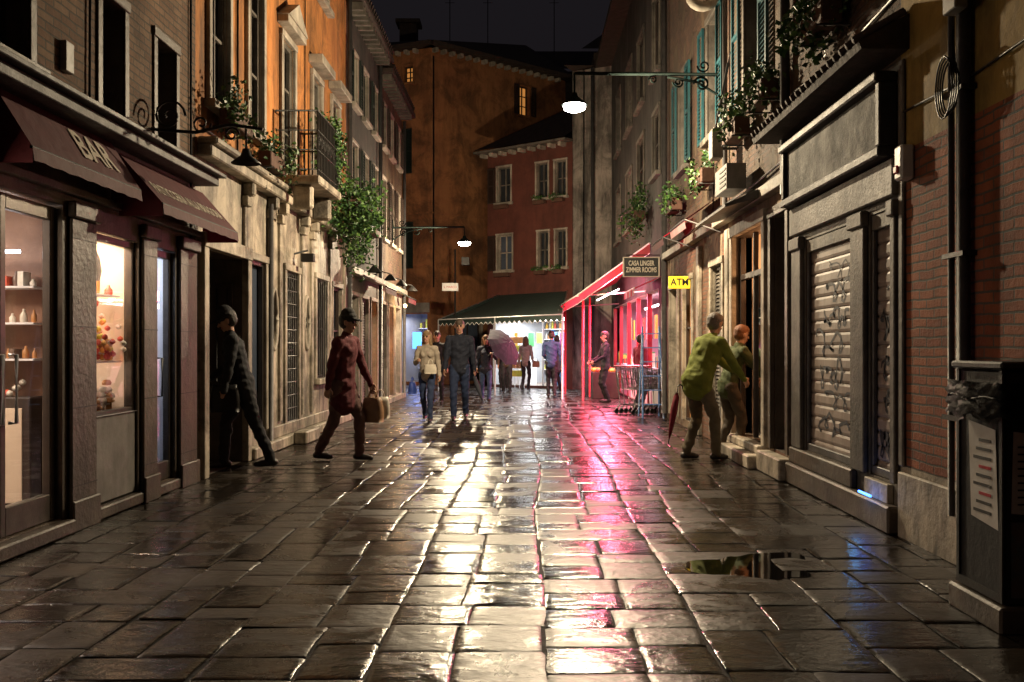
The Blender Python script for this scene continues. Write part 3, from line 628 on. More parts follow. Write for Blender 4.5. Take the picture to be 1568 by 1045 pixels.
# ================= end buildings
def endb():
    g=G('terracotta_apartment_building'); P0=V((-9.5,38.6,0)); P1=V((-3.4,35.7,0)); P2=V((1.6,40.2,0)); H=12.1
    def fr(a,b):
        u=(b-a).normalized(); n=V((u.y,-u.x,0)); return Fr(a,u,n),(b-a).length
    fa,la=fr(P0,P1); fb,lb=fr(P1,P2)
    ha=[(la-1.35,la-.75,4.2,5.9),(la-1.4,la-.8,7.65,9.3),(la-1.15,la-.75,10.95,11.55),(la-3.6,la-2.9,4.2,5.9),(la-3.6,la-2.9,7.65,9.3)]
    shp=(la-1.6,la-.15,.1,2.55)
    g.wall(fa,0,la,0,H,ha+[shp],'orange2'); 
    g.window(fa,ha[0],'closed',None,rev='orange2'); g.window(fa,ha[1],'closed',None,rev='orange2'); g.window(fa,ha[2],'lit','orange2',w=.05); g.window(fa,ha[3],'closed',None,rev='orange2'); g.window(fa,ha[4],'closed',None,rev='orange2')
    hb=[(4.25,4.75,10.35,11.5)]
    shb=(1.2,2.3,.1,2.3)
    g.wall(fb,0,lb,0,H,hb[:1]+[shb],'orange2'); g.window(fb,hb[0],'openlit','orange2',shut='brownsh',w=.05,nu=2,nz=3)
    g.window(fb,shb,'blue','trim',d=.15,nu=2,nz=2,sill=False)
    g.reveal(fa,shp,.12,'trim'); interior(g,fa,shp,2.,'ingrey',shelves=4,seed=44,maxh=.35)
    g.box('blue_display','bluescr',fa,la-1.05,la-.7,1.3,1.9,-.5,-.45,0)
    light(g,'AREA',fa.p(la-.8,2.5,-.8),45,(.85,.85,1),.8,(0,0,0))
    g.box('shop_fascia','boxgrey',fa,la-1.7,la-.05,2.6,2.95,.002,.08)
    for f_,l in((fa,la),(fb,lb)):
        g.box('string_course','orange2',f_,.01,l-.01,6.15,6.22,.002,.05,0)
        for i in range(int(l/.38)):
            u=.05+i*.38; g.box('eaves_bracket','trim',f_,u,u+.12,H-.16,H-.02,.002,.24,0)
        g.box('gutter','roof',f_,-.2,l+.2,H,H+.14,-.5,.45,0)
    C=V((-4.,44,H+2.6)); 
    g.add('roof','roof',[fa.p(-.2,H+.14,.4),fa.p(la+.2,H+.14,.4),fb.p(-.2,H+.14,.4),fb.p(lb+.2,H+.14,.4),C+V((4,0,0)),C+V((-4,0,0))],[(0,1,5),(1,2,4,5),(2,3,4)])
    g.bx('chimney','roof',-5.2,-4.5,41,41.7,H+.8,H+2.6); g.bx('chimney_cap','roof',-5.35,-4.35,40.85,41.85,H+2.6,H+2.75)
    for x in(-3.2,-1.6,1.2): 
        g.tube('aerial','iron',[(x,42,H+1),(x,42,H+4.3)],.02,5)
        for k in range(4): g.tube('aerial','iron',[(x-.35+.05*k,42,H+4.2-.14*k),(x+.35-.05*k,42,H+4.2-.14*k)],.012,4)
    g.tube('cable','black',[fb.p(.1,3.5,.03),fb.p(.1,11.8,.03)],.03)
    g.done()
    g=G('red_plaster_house'); A=V((-1.31,34.2,0)); B=V((1.5,31.9,0)); f,l=fr(A,B); H=7.95
    def hx(px0,px1,z0,z1):
        def uof(px):
            k=(px-805)/1524.
            return (k*A.y-A.x)/(f.u.x-k*f.u.y)
        return (uof(px0),uof(px1),z0,z1)
    ups=[hx(762,782,6.25,7.45),hx(822,839,6.25,7.4),hx(850,867,6.25,7.4),hx(762,784,3.95,5.15),hx(824,840,3.95,5.15),hx(851,867,3.95,5.15)]
    shop=(.25,3.35,.08,2.35)
    g.wall(f,0,l,0,H,ups+[shop],'redpl')
    for i,h in enumerate(ups):
        g.window(f,h,'glass' if i!=3 else 'blue','trim',d=.15,w=.06,nu=2,nz=2,wood='trim' if i==3 else 'greywood')
        g.box('planter','terra',f,h[0],h[1],h[2]-.22,h[2]-.09,.1,.24)
        if i in(1,2,4,5): foliage(g,f.p((h[0]+h[1])/2,h[2]-.02,.18),(.25,.1,.08),90,.07,.6,60+i)
        if i in(0,3): g.louver(f,h[0]-.4,h[0]-.09,h[2],h[3],.04,'brownsh'); 
    g.reveal(f,shop,.15,'trim'); interior(g,f,shop,3.0,'ingrey',shelves=5,seed=70,maxh=.36)
    for u in(.25,1.3,2.35,3.3): g.box('shop_post','white',f,u,u+.05,.08,2.34,-.1,-.04)
    for i in range(6):
        u=.45+i*.5; g.box('hanging_goods',GOODS[(i*3+1)%8],f,u,u+.26,1.25+.12*(i%3),1.85,-.9-.15*(i%2),-.88-.15*(i%2))
    g.box('counter','inwhite',f,.4,1.2,.08,.95,-1.2,-.8); g.box('counter','good2',f,2.4,3.2,.08,.9,-1.0,-.6)
    g.tube('ceiling_tube','tube',[f.p(.5,2.3,-.8),f.p(3,2.3,-.8)],.03); g.tube('ceiling_tube','tube',[f.p(.5,2.3,-1.8),f.p(3,2.3,-1.8)],.03)
    light(g,'AREA',f.p(1.7,2.25,-1.2),290,(.95,.97,1),1.8,(0,0,0))
    light(g,'AREA',f.p(1.7,2.25,.9),60,(.95,.97,1),1.6,(0,0,0))
    for i in range(9): u=-.1+i*.42; g.box('eaves_bracket','trim',f,u,u+.12,H-.13,H-.01,.002,.3,0)
    g.box('gutter','greywood',f,-.3,l,H,H+.07,-.2,.42)
    g.add('roof','roof',[f.p(-.3,H+.1,.42),f.p(l,H+.1,.42),f.p(l,H+2.1,-3.),f.p(1.4,H+2.0,-3.)],[(0,1,2,3)])
    g.add('side','redpl',[A,A+V((.3,4,0)),A+V((.3,4,H)),A+V((0,0,H))],[(0,1,2,3)])
    g.done()
    g=G('grey_plaster_building'); A=V((1.5,31.95,0)); B=V((2.7,31.3,0)); f,l=fr(A,B); H=10.2
    g.wall(f,0,l,0,H,[],'greypl'); g.tube('downpipe','pipe',[f.p(.75,.1,.08),f.p(.75,H,.08)],.06,8); g.tube('cable','black',[f.p(.4,3,.03),f.p(.42,H,.03)],.02)
    s=(20.2,30.8,.05,2.55); f=RF
    ups=[(25.2,26.6,7.0,8.7),(28.2,29.4,7.0,8.7),(25.2,26.6,4.4,5.9),(28.2,29.4,4.4,5.9),(22.6,23.9,7.0,8.6),(22.6,23.9,4.9,6.2),(20,21,7,8.6),(20,21,4.9,6.2)]
    g.wall(f,19.02,31.3,0,H,ups+[s],'dkgrey')
    for i,h in enumerate(ups): g.window(f,h,'blue' if i<4 else 'closed','greywood',d=.12,w=.08,nu=3,nz=4,wood='greywood',shut='brownsh')
    g.reveal(f,s,.2,'trim'); interior(g,f,s,3.0,'pinkwall','infloor',shelves=4,seed=90,maxh=.34)
    for u in(20.2,22.2,24.4,26.6,28.8,30.7): g.box('shop_pillar','redpost',f,u,u+.09,.06,2.54,-.12,-.02)
    g.tube('ceiling_tube','tube',[f.p(21,2.5,-.9),f.p(25,2.5,-.9)],.03); g.tube('ceiling_tube','tube',[f.p(26,2.5,-.9),f.p(30,2.5,-.9)],.03)
    light(g,'AREA',f.p(23,2.5,-1.0),210,(1,.62,.75),1.5,(0,0,0),3.5); light(g,'AREA',f.p(28,2.5,-1.0),170,(1,.75,.85),1.5,(0,0,0),3.5)
    for i in range(16): u=20.5+i*.62; goods(g,f,u,u+.4,.9,-.25+.1*(i%2),seed=200+i,maxh=.35)
    for i in range(12): u=20.6+i*.8; g.box('hanging_goods',GOODS[(i*5+2)%8],f,u,u+.34,1.55,2.1+.1*(i%3),-.35,-.32)
    g.box('counter','inwhite',f,20.6,30.2,.05,.88,-.5,-.05)
    g.box('roof','roof',f,18.9,31.7,H,H+.16,-8,.5); g.add('roof_end','roof',[f.p(31.3,H,0),A+V((0,0,H)),A+V((-.3,-.3,H+.12)),f.p(31.7,H+.12,.5)],[(0,1,2,3)])
    g.done()
    g=G('distant_rooftops')
    for x0,x1,y,h in((-16,-5,48,13.5),(-1,6,50,15.2),(2.6,9,38,12.6)):
        g.bx('block','roof',x0,x1,y,y+8,0,h,0); g.add('pitched_roof','roof',[(x0-.5,y-.5,h),(x1+.5,y-.5,h),(x1-1,y+4,h+2.2),(x0+1,y+4,h+2.2)],[(0,1,2,3)])
    g.bx('side_street_house','orange2',-14,-6.4,28,36,0,9,0)
    g.done()
endb()

# ================= market awnings
def awnings():
    g=G('green_market_awning'); A,B,C,D=V((-2.7,30.8,2.2)),V((.95,25.8,2.2)),V((1.25,30.2,3.05)),V((-.9,32.6,3.05))
    n=8; vs=[];fs=[]
    for i in range(n+1):
        for j in range(n+1):
            a=A.lerp(B,i/n); d=D.lerp(C,i/n); p=a.lerp(d,j/n); p.z-=.09*math.sin(math.pi*j/n)+.03*math.cos(i*math.pi)*math.sin(math.pi*j/n); vs.append(p)
    for i in range(n):
        for j in range(n): k=i*(n+1)+j; fs.append((k,k+1,k+n+2,k+n+1))
    g.add('canopy','greenfab',vs,fs,smooth=True)
    def val(a,b,mat,h,nn):
        for i in range(nn):
            p=a.lerp(b,i/nn); q=a.lerp(b,(i+1)/nn); m=a.lerp(b,(i+.5)/nn)
            g.add('valance',mat,[p,q,q-V((0,0,h*.6)),m-V((0,0,h)),p-V((0,0,h*.6))],[(0,1,2,3,4)])
            g.tube('valance_trim','white',[p-V((0,0,h*.6)),m-V((0,0,h)),q-V((0,0,h*.6))],.006,4)
    val(A,B,'greenfab',.2,26)
    g.add('side_gusset','greenfab',[A,D,D-V((0,0,.8))],[(0,1,2)])
    for p in(A,B,A.lerp(B,.5)): g.tube('post','steel',[V((p.x,p.y,0)),p],.025,8)
    g.tube('rail','steel',[A,B],.02,6); g.tube('rail','steel',[B,C],.02,6); g.tube('rail','steel',[A,D],.02,6); 
    g.tube('hanging_tube','tube',[A.lerp(D,.5)+V((.6,-.3,-.4)),B.lerp(C,.5)+V((-.5,.5,-.4))],.018)
    g.done()
    g=G('red_market_awning'); A,B,C,D=V((2.68,21.5,3.6)),V((1.25,24.8,2.62)),V((.9,29.,2.5)),V((2.68,29.5,3.25))
    n=10; vs=[]
    for i in range(n+1):
        for j in range(n+1):
            p=(A.lerp(D,i/n)).lerp(B.lerp(C,i/n),j/n); p.z-=.05*math.sin(math.pi*j/n); vs.append(p)
    g2=[]
    for i in range(n):
        for j in range(n):
            k=i*(n+1)+j; g2.append((k,k+1,k+n+2,k+n+1))
    for i in range(n):
        g.add('canopy','redfab' if i%2==0 or i>6 else 'pinkfab',[v for v in vs],g2[i*n:(i+1)*n],smooth=True)
    for (a,b) in((A,B),(B,C)):
        nn=14
        for i in range(nn):
            p=a.lerp(b,i/nn); q=a.lerp(b,(i+1)/nn); g.add('valance','redfab',[p,q,q-V((0,0,.22)),p-V((0,0,.22))],[(0,1,2,3)])
            g.tube('valance_trim','white',[p-V((0,0,.22)),q-V((0,0,.22))],.010,4)
    for p in((1.45,25.2),(1.15,28.9),(1.74,27)): g.tube('post','redpost',[(p[0],p[1],0),(p[0],p[1],2.7)],.03,8)
    g.tube('support_arm','white',[(2.68,22.2,2.6),B],.018); g.tube('support_arm','white',[(2.68,28.6,2.6),C],.018); g.tube('rail','white',[A,B],.02); g.tube('rail','white',[B,C],.02)
    g.tube('hanging_tube','tube',[(2.2,23.5,2.72),(1.9,26.5,2.6)],.016)
    light(g,'AREA',(2.0,25.2,2.5),400,(1,.13,.24),.5,(0,0,0),3.5)
    light(g,'AREA',(2.1,25,2.2),120,(1,.35,.42),.5,(math.pi,0,0),4,name='canopy_glow_fill')  # added light without a fitting, makes the canopy glow from below
    light(g,'POINT',(1.9,23.4,2.6),150,(1,.20,.34),.1)
    g.done()
    g=G('small_red_awning'); P=RF.p
    for i in range(6):
        a,b=19.3+i*.33,19.3+(i+1)*.33
        g.quad('canopy','redfab',P(a,2.75,.02),P(b,2.75,.02),P(b,2.5,.6),P(a,2.5,.6)); g.quad('valance','redfab' if i%2 else 'pinkfab',P(a,2.5,.6),P(b,2.5,.6),P(b,2.36,.6),P(a,2.36,.6))
    g.tube('front_bar','white',[P(19.3,2.5,.6),P(21.28,2.5,.6)],.015); g.done()
    g=G('produce_stand')
    q=random.Random(5)
    for i in range(3):
        y=26+i*1.0
        g.bx('table','brownsh',1.75,2.45,y,y+.85,.0,.7); 
        for k in range(16):
            c=(q.uniform(1.8,2.4),q.uniform(y+.05,y+.8),.74); r=.055
            g.lathe('fruit',q.choice(['good0','good1','good4','good7']),c,[(0,-r),(r*.8,-r*.5),(r,0),(r*.8,r*.5),(0,r)],8)
    g.done()
    g=G('postcard_rack')
    for k in range(4):
        g.tube('frame','steel',[(-.5+.15*k,32.2,.02),(-.5+.15*k,32.2,1.7)],.01)
    for i in range(5): g.bx('cards',R.choice(GOODS),-.5,-.05,32.15,32.19,.4+i*.27,.6+i*.27)
    g.done()
awnings()

# ================= R3 weathered townhouse
def R3():
    g=G('weathered_townhouse'); f=RF; P=f.p; a,b=10.0,19.0
    dl=(11.15,12.75,.25,2.75); dd=(10.2,10.8,.25,2.75)
    low=[dl,dd,(13.6,14.4,.12,2.5),(16.1,16.95,.12,2.45),(17.6,18.5,.12,2.4)]
    up=[(11.4,12.2,4.3,6.2),(13.9,14.7,4.4,6.1),(16.6,17.4,4.4,6.0),(11.4,12.2,7,8.5),(14,14.8,7,8.5)]
    g.wall(f,a,b,0,3.05,low,'peelR'); g.wall(f,a,b,3.05,10,up,'peelO','upper_wall')
    g.quad('end_wall','peelO',P(b,0),P(b,10),P(b,10,-8),P(b,0,-8))
    g.reveal(f,dl,.2,'dkstone'); interior(g,f,dl,1.6,'inwall','infloor',shelves=3,seed=120,side=True,pal=WARM)
    g.surround(f,dl,.14,.07,'istria',False); g.surround(f,dd,.11,.05,'dkstone',False)
    for u in(11.16,11.95,12.69): g.box('door_frame','brownsh',f,u,u+.06,.26,2.74,-.1,-.04)
    g.box('door_frame','brownsh',f,11.22,11.95,2.2,2.27,-.1,-.04); g.box('door_frame','brownsh',f,12.01,12.69,2.2,2.27,-.1,-.04)
    g.quad('door_glass','glass',P(11.22,.27,-.07),P(11.95,.27,-.07),P(11.95,2.2,-.07),P(11.22,2.2,-.07))
    light(g,'POINT',P(12.0,2.4,-.5),34,(1,.5,.22),.1); g.box('red_banner','redpost',f,11.25,11.5,.9,2.1,-.5,-.48)
    g.reveal(f,dd,.35,'dkstone','dglass'); g.muntins(f,dd,.35,'brownsh',1,4)
    g.box('door_step','istria',f,11.0,12.9,0,.15,.002,.25,.015); g.box('door_step','istria',f,11.1,12.8,.152,.25,-.2,.12,.015); g.box('plinth','istria',f,10.0,10.98,0,.22,.002,.16,.015)
    g.window(f,low[2],'closed','istria',shut='greywood',sill=False); g.window(f,low[3],'lit','istria',sill=False,nu=1,nz=3,d=.1); g.window(f,low[4],'glass','istria',sill=False)
    for u in(13.1,15.3): g.box('pilaster','istria',f,u-.1,u+.1,0,2.9,.002,.07,.012)
    g.box('string_course','trim',f,a,b,3.0,3.12,.002,.12)
    for i,h in enumerate(up): g.window(f,h,'open' if i!=3 else 'closed','greywood',shut='teal',w=.1)
    for u in(12.3,13.4): g.tube('scroll_bracket','trim',scroll(P(u,6.1,.35),None,1.5,24,.28,V((-1,0,0))),.07,8)
    g.box('balcony_slab','trim',f,12.0,13.7,6.42,6.55,.002,.8,.02)
    for i in range(12): u=12.05+i*.145; g.tube('balcony_rail','iron',[P(u,6.55,.75),P(u,7.4,.75)],.01)
    g.tube('balcony_rail','iron',[P(12.05,7.4,.02),P(12.05,7.4,.75),P(13.65,7.4,.75),P(13.65,7.4,.02)],.015)
    g.tube('downpipe','pipe',[P(18.85,.1,.08),P(18.85,10,.08)],.05,8); g.tube('downpipe','pipe',[P(10.1,2.9,.07),P(10.1,10,.07)],.05,8); g.tube('downpipe','pipe',[P(13.2,3.1,.06),P(13.2,6,.06)],.035,8)
    g.box('electric_box','boxgrey',f,12.6,12.85,3.75,4.1,.2,.34); g.tube('conduit','pipe',[P(12.78,4.1,.27),P(12.78,5.0,.1)],.02); g.tube('conduit','pipe',[P(12.78,3.9,.0),P(12.78,3.9,.2)],.02)
    g.box('air_conditioner','boxgrey',f,11.6,12.3,3.2,3.5,.13,.36)
    for z in(3.25,3.31,3.37,3.43): g.box('air_conditioner_grille','pipe',f,11.65,12.0,z,z+.025,.36,.37,0)
    g.tube('cable','black',[P(10,3.3,.03),P(12,3.22,.05),P(14,3.28,.03),P(16.5,3.2,.04),P(18.9,3.26,.03)],.014); g.tube('cable','black',[P(13,5.2,.03),P(14,4.3,.05),P(14.2,3.3,.03)],.01)
    g.box('eaves','roof',f,a,b,10,10.15,-8,.5,0)
    g.done()
    for u,nm in((14.5,1),(16.7,2)):
        w=G('folded_shop_awning'); w.quad('canopy','burg' if nm==1 else 'redfab',P(u-.7,3.45,.02),P(u+.7,3.45,.02),P(u+.7,3.12,.5),P(u-.7,3.12,.5)); w.quad('canopy','pinkfab' if nm==1 else 'burg',P(u-.7,3.12,.5),P(u+.7,3.12,.5),P(u+.7,3.0,.48),P(u-.7,3.0,.48)); w.tube('bar','pipe',[P(u-.7,3.12,.5),P(u+.7,3.12,.5)],.015); w.tube('arm','pipe',[P(u-.7,2.95,0),P(u-.7,3.12,.5)],.012); w.done()
    w=G('door_canopy'); w.add('canopy','pipe',[P(11.0,3.1,.13),P(12.9,3.1,.13),P(12.9,2.93,.5),P(11.0,2.93,.5),P(11.0,2.9,.5),P(12.9,2.9,.5),P(12.9,3.0,.13),P(11.0,3.0,.13)],[(0,1,2,3),(3,2,5,4),(4,5,6,7),(0,3,4,7),(1,2,5,6)]); w.done()
    for (u,z,sd,n) in((10.7,4.25,1,500),(14.2,3.95,2,260),(17.0,3.95,3,260),(8.6,4.35,4,800),(12.0,4.15,7,300)):
        p=G('window_box_plant'); p.box('planter','terra',f,u-.38,u+.38,z-.3,z-.1,.08,.26,.01); foliage(p,P(u,z,.2),(.17,.42,.2),n,.07,1.0,80+sd)
        for k in(-.3,.3): p.tube('planter_bracket','iron',[P(u+k,z-.31,0),P(u+k,z-.31,.28)],.01)
        p.done()
    p=G('hanging_plant'); foliage(p,P(22.0,4.5,.3),(.26,.42,.36),700,.08,1.0,95); p.box('planter','terra',f,21.6,22.4,4.15,4.32,.1,.35); p.done()
R3()

# ================= R2 shuttered shops
def R2():
    g=G('shuttered_shop_building'); f=RF; P=f.p; a,b=7.16,10.0
    s1=(8.2,9.6,.36,2.38); s2=(7.3,7.8,.36,2.38)
    up=[(8.2,9.0,4.45,6.3)]
    g.wall(f,a,b,0,3.4,[s1,s2],'greywood'); g.wall(f,a,b,3.4,10,up,'peelO','upper_wall'); g.window(f,up[0],'open','trim',shut='green')
    for h in(s1,s2):
        g.reveal(f,h,.07,'dkstone')
        z=h[2]; vs=[];fs=[]
        while z<h[3]-.11:
            for dz,o in((0,-.060),(.008,-.052),(.03,-.046),(.09,-.048),(.104,-.055)):
                vs+=[P(h[0],z+dz,o),P(h[1],z+dz,o)]
            z+=.112
        for i in range(len(vs)//2-1): fs.append((2*i,2*i+1,2*i+3,2*i+2))
        g.add('roller_shutter','rshut',vs,fs)
        g.box('shutter_bottom_rail','pipe',f,h[0]+.01,h[1]-.01,h[2]+.002,h[2]+.07,-.043,-.01); g.box('shutter_box','greywood',f,h[0]+.002,h[1]-.002,h[3]-.12,h[3]-.002,-.043,-.01)
        for u in(h[0]+.002,h[1]-.037): g.box('shutter_guide','pipe',f,u,u+.035,h[2]+.072,h[3]-.122,-.044,-.01)
        q=random.Random(17 if h is s1 else 5)
        def tag(u,z,n,hh,ww,r):
            pts=[];ph=q.uniform(0,6)
            for i in range(n*9):
                t=i/(n*9-1); a_=t*n*2*math.pi+ph
                pts.append((u+ww*t+.35*ww/n*math.sin(a_*1.0)+.03*math.sin(a_*2.3+ph),z+hh*.5*math.cos(a_)*(.6+.4*math.sin(t*7+ph))+.05*math.sin(a_*.37)))
            pts=[(min(max(x,h[0]+.06),h[1]-.06),min(max(y,h[2]+.1),h[3]-.16)) for x,y in pts]
            vs=[];fs=[]
            for i,(x,y) in enumerate(pts):
                x2,y2=pts[min(i+1,len(pts)-1)]; x1,y1=pts[max(i-1,0)]; dx,dy=x2-x1,y2-y1; L=math.hypot(dx,dy) or 1; nx,ny=-dy/L*r,dx/L*r
                vs+=[P(x+nx,y+ny,-.0445),P(x-nx,y-ny,-.0445)]
            for i in range(len(pts)-1): fs.append((2*i,2*i+1,2*i+3,2*i+2))
            g.add('graffiti_tag','tag',vs,fs)
        w_=h[1]-h[0]
        for k in range(7 if h is s1 else 5):
            tag(h[0]+w_*q.uniform(.05,.35),h[2]+.25+k*(.24 if h is s1 else .3)+q.uniform(-.05,.05),q.choice([3,4,5]),q.uniform(.13,.26),w_*q.uniform(.4,.62),q.choice([.008,.011,.015]))
    for u0,u1 in((7.84,8.16),(9.64,9.96),(7.18,7.27)):
        g.box('pilaster','greywood',f,u0,u1,.36,2.3,.002,.045,.01); g.box('pilaster_cap','greywood',f,u0-.02,u1+.02,2.302,2.42,.002,.07,.01)
    g.box('stone_base','dkstone',f,a,b,0,.2,.002,.10,.015); g.box('stone_base','dkstone',f,8.1,b,.202,.355,.002,.06,.012)
    g.box('lintel','greywood',f,a+.02,b-.02,2.45,2.72,.002,.06,.01)
    g.box('signboard','signface',f,7.3,9.9,2.82,3.28,.06,.10,.01)
    for z0,z1,o in((2.74,2.815,.15),(3.285,3.36,.17)): g.box('sign_moulding','sooty',f,7.22,9.99,z0,z1,.002,o,.012)
    for u in(7.22,9.9): g.box('sign_moulding','sooty',f,u,u+.08,2.817,3.283,.002,.14,.01)
    g.add('canopy','roof',[P(7.0,3.70,.0),P(10.3,3.70,.0),P(10.3,3.5,.36),P(7.0,3.5,.36),P(10.3,3.45,.34),P(7.0,3.45,.34),P(10.3,3.45,0),P(7.0,3.45,0)],[(0,1,2,3),(3,2,4,5),(5,4,6,7),(1,2,4,6),(0,3,5,7)])
    for i in range(22): u=7.05+i*.15; g.tube('canopy_tiles','roof',[P(u,3.73,.02),P(u,3.52,.38)],.03,6)
    g.box('vent_frame','istria',f,7.3,7.8,.2,.34,.002,.05); 
    g.tube('blue_marker_lamp','bluescr',[P(7.42,.24,.13),P(7.68,.24,.13)],.010); light(g,'POINT',P(7.55,.22,.2),.3,(.12,.45,1),.02)
    g.tube('cable','black',[P(7.2,3.9,.02),P(8.5,3.82,.03),P(10,3.9,.02)],.012)
    g.box('eaves','roof',f,a,b,10,10.15,-8,.5,0)
    g.done()
R2()
def R1():
    g=G('brick_corner_building'); f=RF; P=f.p
    up=[(2.,3.,3.6,5.4),(5.2,6.0,4.6,6.2)]
    g.wall(f,-4,7.16,0,.5,[],'istria','stone_base'); g.wall(f,-4,7.16,.5,2.75,[],'brickR','brick_wall'); g.wall(f,-4,7.16,2.75,10,up,'ochre','plaster_wall')
    for h in up: g.window(f,h,'closed','trim',shut='green')
    g.box('base_course','istria',f,-4,7.14,-.01,.46,.002,.035,.01)
    g.box('corner_pier','greywood',f,7.06,7.14,.5,3.4,.002,.03,.01)
    for u,r in((6.2,.022),(6.02,.04),(6.09,.018)): g.tube('wall_pipe','pipe',[P(u,.3 if r<.04 else .05,.05),P(u,9.5,.05)],r,8)
    for z in(.9,1.9,2.9,3.9): g.box('pipe_clamp','iron',f,5.95,6.25,z,z+.03,.0,.09,0)
    g.box('junction_box','boxgrey',f,5.85,6.02,3.35,3.6,.1,.18); g.box('alarm_box','white',f,6.9,7.03,2.52,2.76,.002,.10,.015)
    g.box('alarm_lens','redpost',f,6.93,7.0,2.56,2.62,.10,.12,.01)
    for k in range(4): g.tube('cable_coil','black',[P(6.12+.12*math.cos(i*.35)+.004*k,2.95+(.16+.01*k)*math.sin(i*.35),.09+.012*k) for i in range(19)],.006,5)
    g.tube('cable','black',[P(-4,3.1,.02),P(4,3.05,.02),P(6,2.98,.02),P(7.1,3.02,.02)],.008)
    g.tube('cable','black',[P(6.3,10,.03),P(6.3,4,.04),P(6.15,3.1,.05)],.010)
    g.box('eaves','roof',f,-4,7.16,10,10.15,-8,.5,0)
    g.done()
    c=G('poster_covered_board'); x0,x1,y0,y1=2.27,2.67,4.72,5.22
    c.bx('plinth','dkstone',x0-.04,x1,y0-.04,y1+.04,-.01,.12,.012); c.bx('cabinet','darkmetal',x0,x1,y0,y1,.122,1.24,.012); c.bx('cabinet_lid','iron',x0-.03,x1+.01,y0-.03,y1+.03,1.242,1.28,.01)
    c.bx('side_frame','iron',x0-.012,x0-.002,y0,y0+.03,.13,1.24,0); c.bx('side_frame','iron',x0-.012,x0-.002,y1-.03,y1,.13,1.24,0); c.bx('side_frame','iron',x0-.012,x0-.002,y0+.031,y1-.031,.13,.17,0)
    def poster(pts,m='paper'): c.add('poster',m,pts,[(0,1,2,3)])
    poster([(x0-.006,5.06,.50),(x0-.006,4.77,.47),(x0-.006,4.80,.95),(x0-.006,5.09,.98)])
    poster([(x0+.03,y0-.004,.16),(x0+.36,y0-.004,.16),(x0+.36,y0-.004,.52),(x0+.03,y0-.004,.52)],'dposter'); poster([(x0+.03,y0-.004,.56),(x0+.18,y0-.004,.55),(x0+.19,y0-.004,.93),(x0+.04,y0-.004,.95)]); poster([(x0+.22,y0-.004,.60),(x0+.37,y0-.004,.60),(x0+.37,y0-.004,.9),(x0+.22,y0-.004,.9)],'dposter')
    for i in range(9): 
        c.bx('printed_line','blackl',x0+.06,x0+.16-.03*(i%3),y0-.007,y0-.005,.60+i*.034,.608+i*.034,0); c.bx('printed_line','redpost' if i in(2,5) else 'blackl',x0-.009,x0-.007,4.84,5.03-.03*(i%3),.53+i*.044,.545+i*.044,0)
    c.done()
    b=G('black_plastic_wrap'); q=random.Random(2); vs=[];fs=[]; n=12;m=16
    ring=[(x0-.03,y1+.02),(x0-.05,(y0+y1)/2),(x0-.03,y0-.04),((x0+x1)/2,y0-.06),(x1-.01,y0-.04)]
    def rp(t):
        t=t*(len(ring)-1); i=min(int(t),len(ring)-2); a=V((*ring[i],0)); bb=V((*ring[i+1],0)); return a.lerp(bb,t-i)
    for j in range(n+1):
        for i in range(m*2+1):
            p=rp(i/(m*2)); out=.012+.02*abs(math.sin(i*1.7+j*.9))+q.gauss(0,.006); d=(V(((x0+x1)/2,(y0+y1)/2,0))-p).normalized()
            vs.append((p.x-d.x*out,p.y-d.y*out,1.0+.18*j/n+.02*math.sin(i*.9)*(1-j/n)+q.gauss(0,.003)))
    for j in range(n):
        for i in range(m*2): k=j*(m*2+1)+i; fs.append((k,k+1,k+m*2+2,k+m*2+1))
    b.add('wrap','wrap',vs,fs,smooth=True); b.tube('tie_cord','wrap',[rp(i/20)+V((-.02,-.02,1.1+.01*math.sin(i))) for i in range(21)],.008); b.done()
R1()

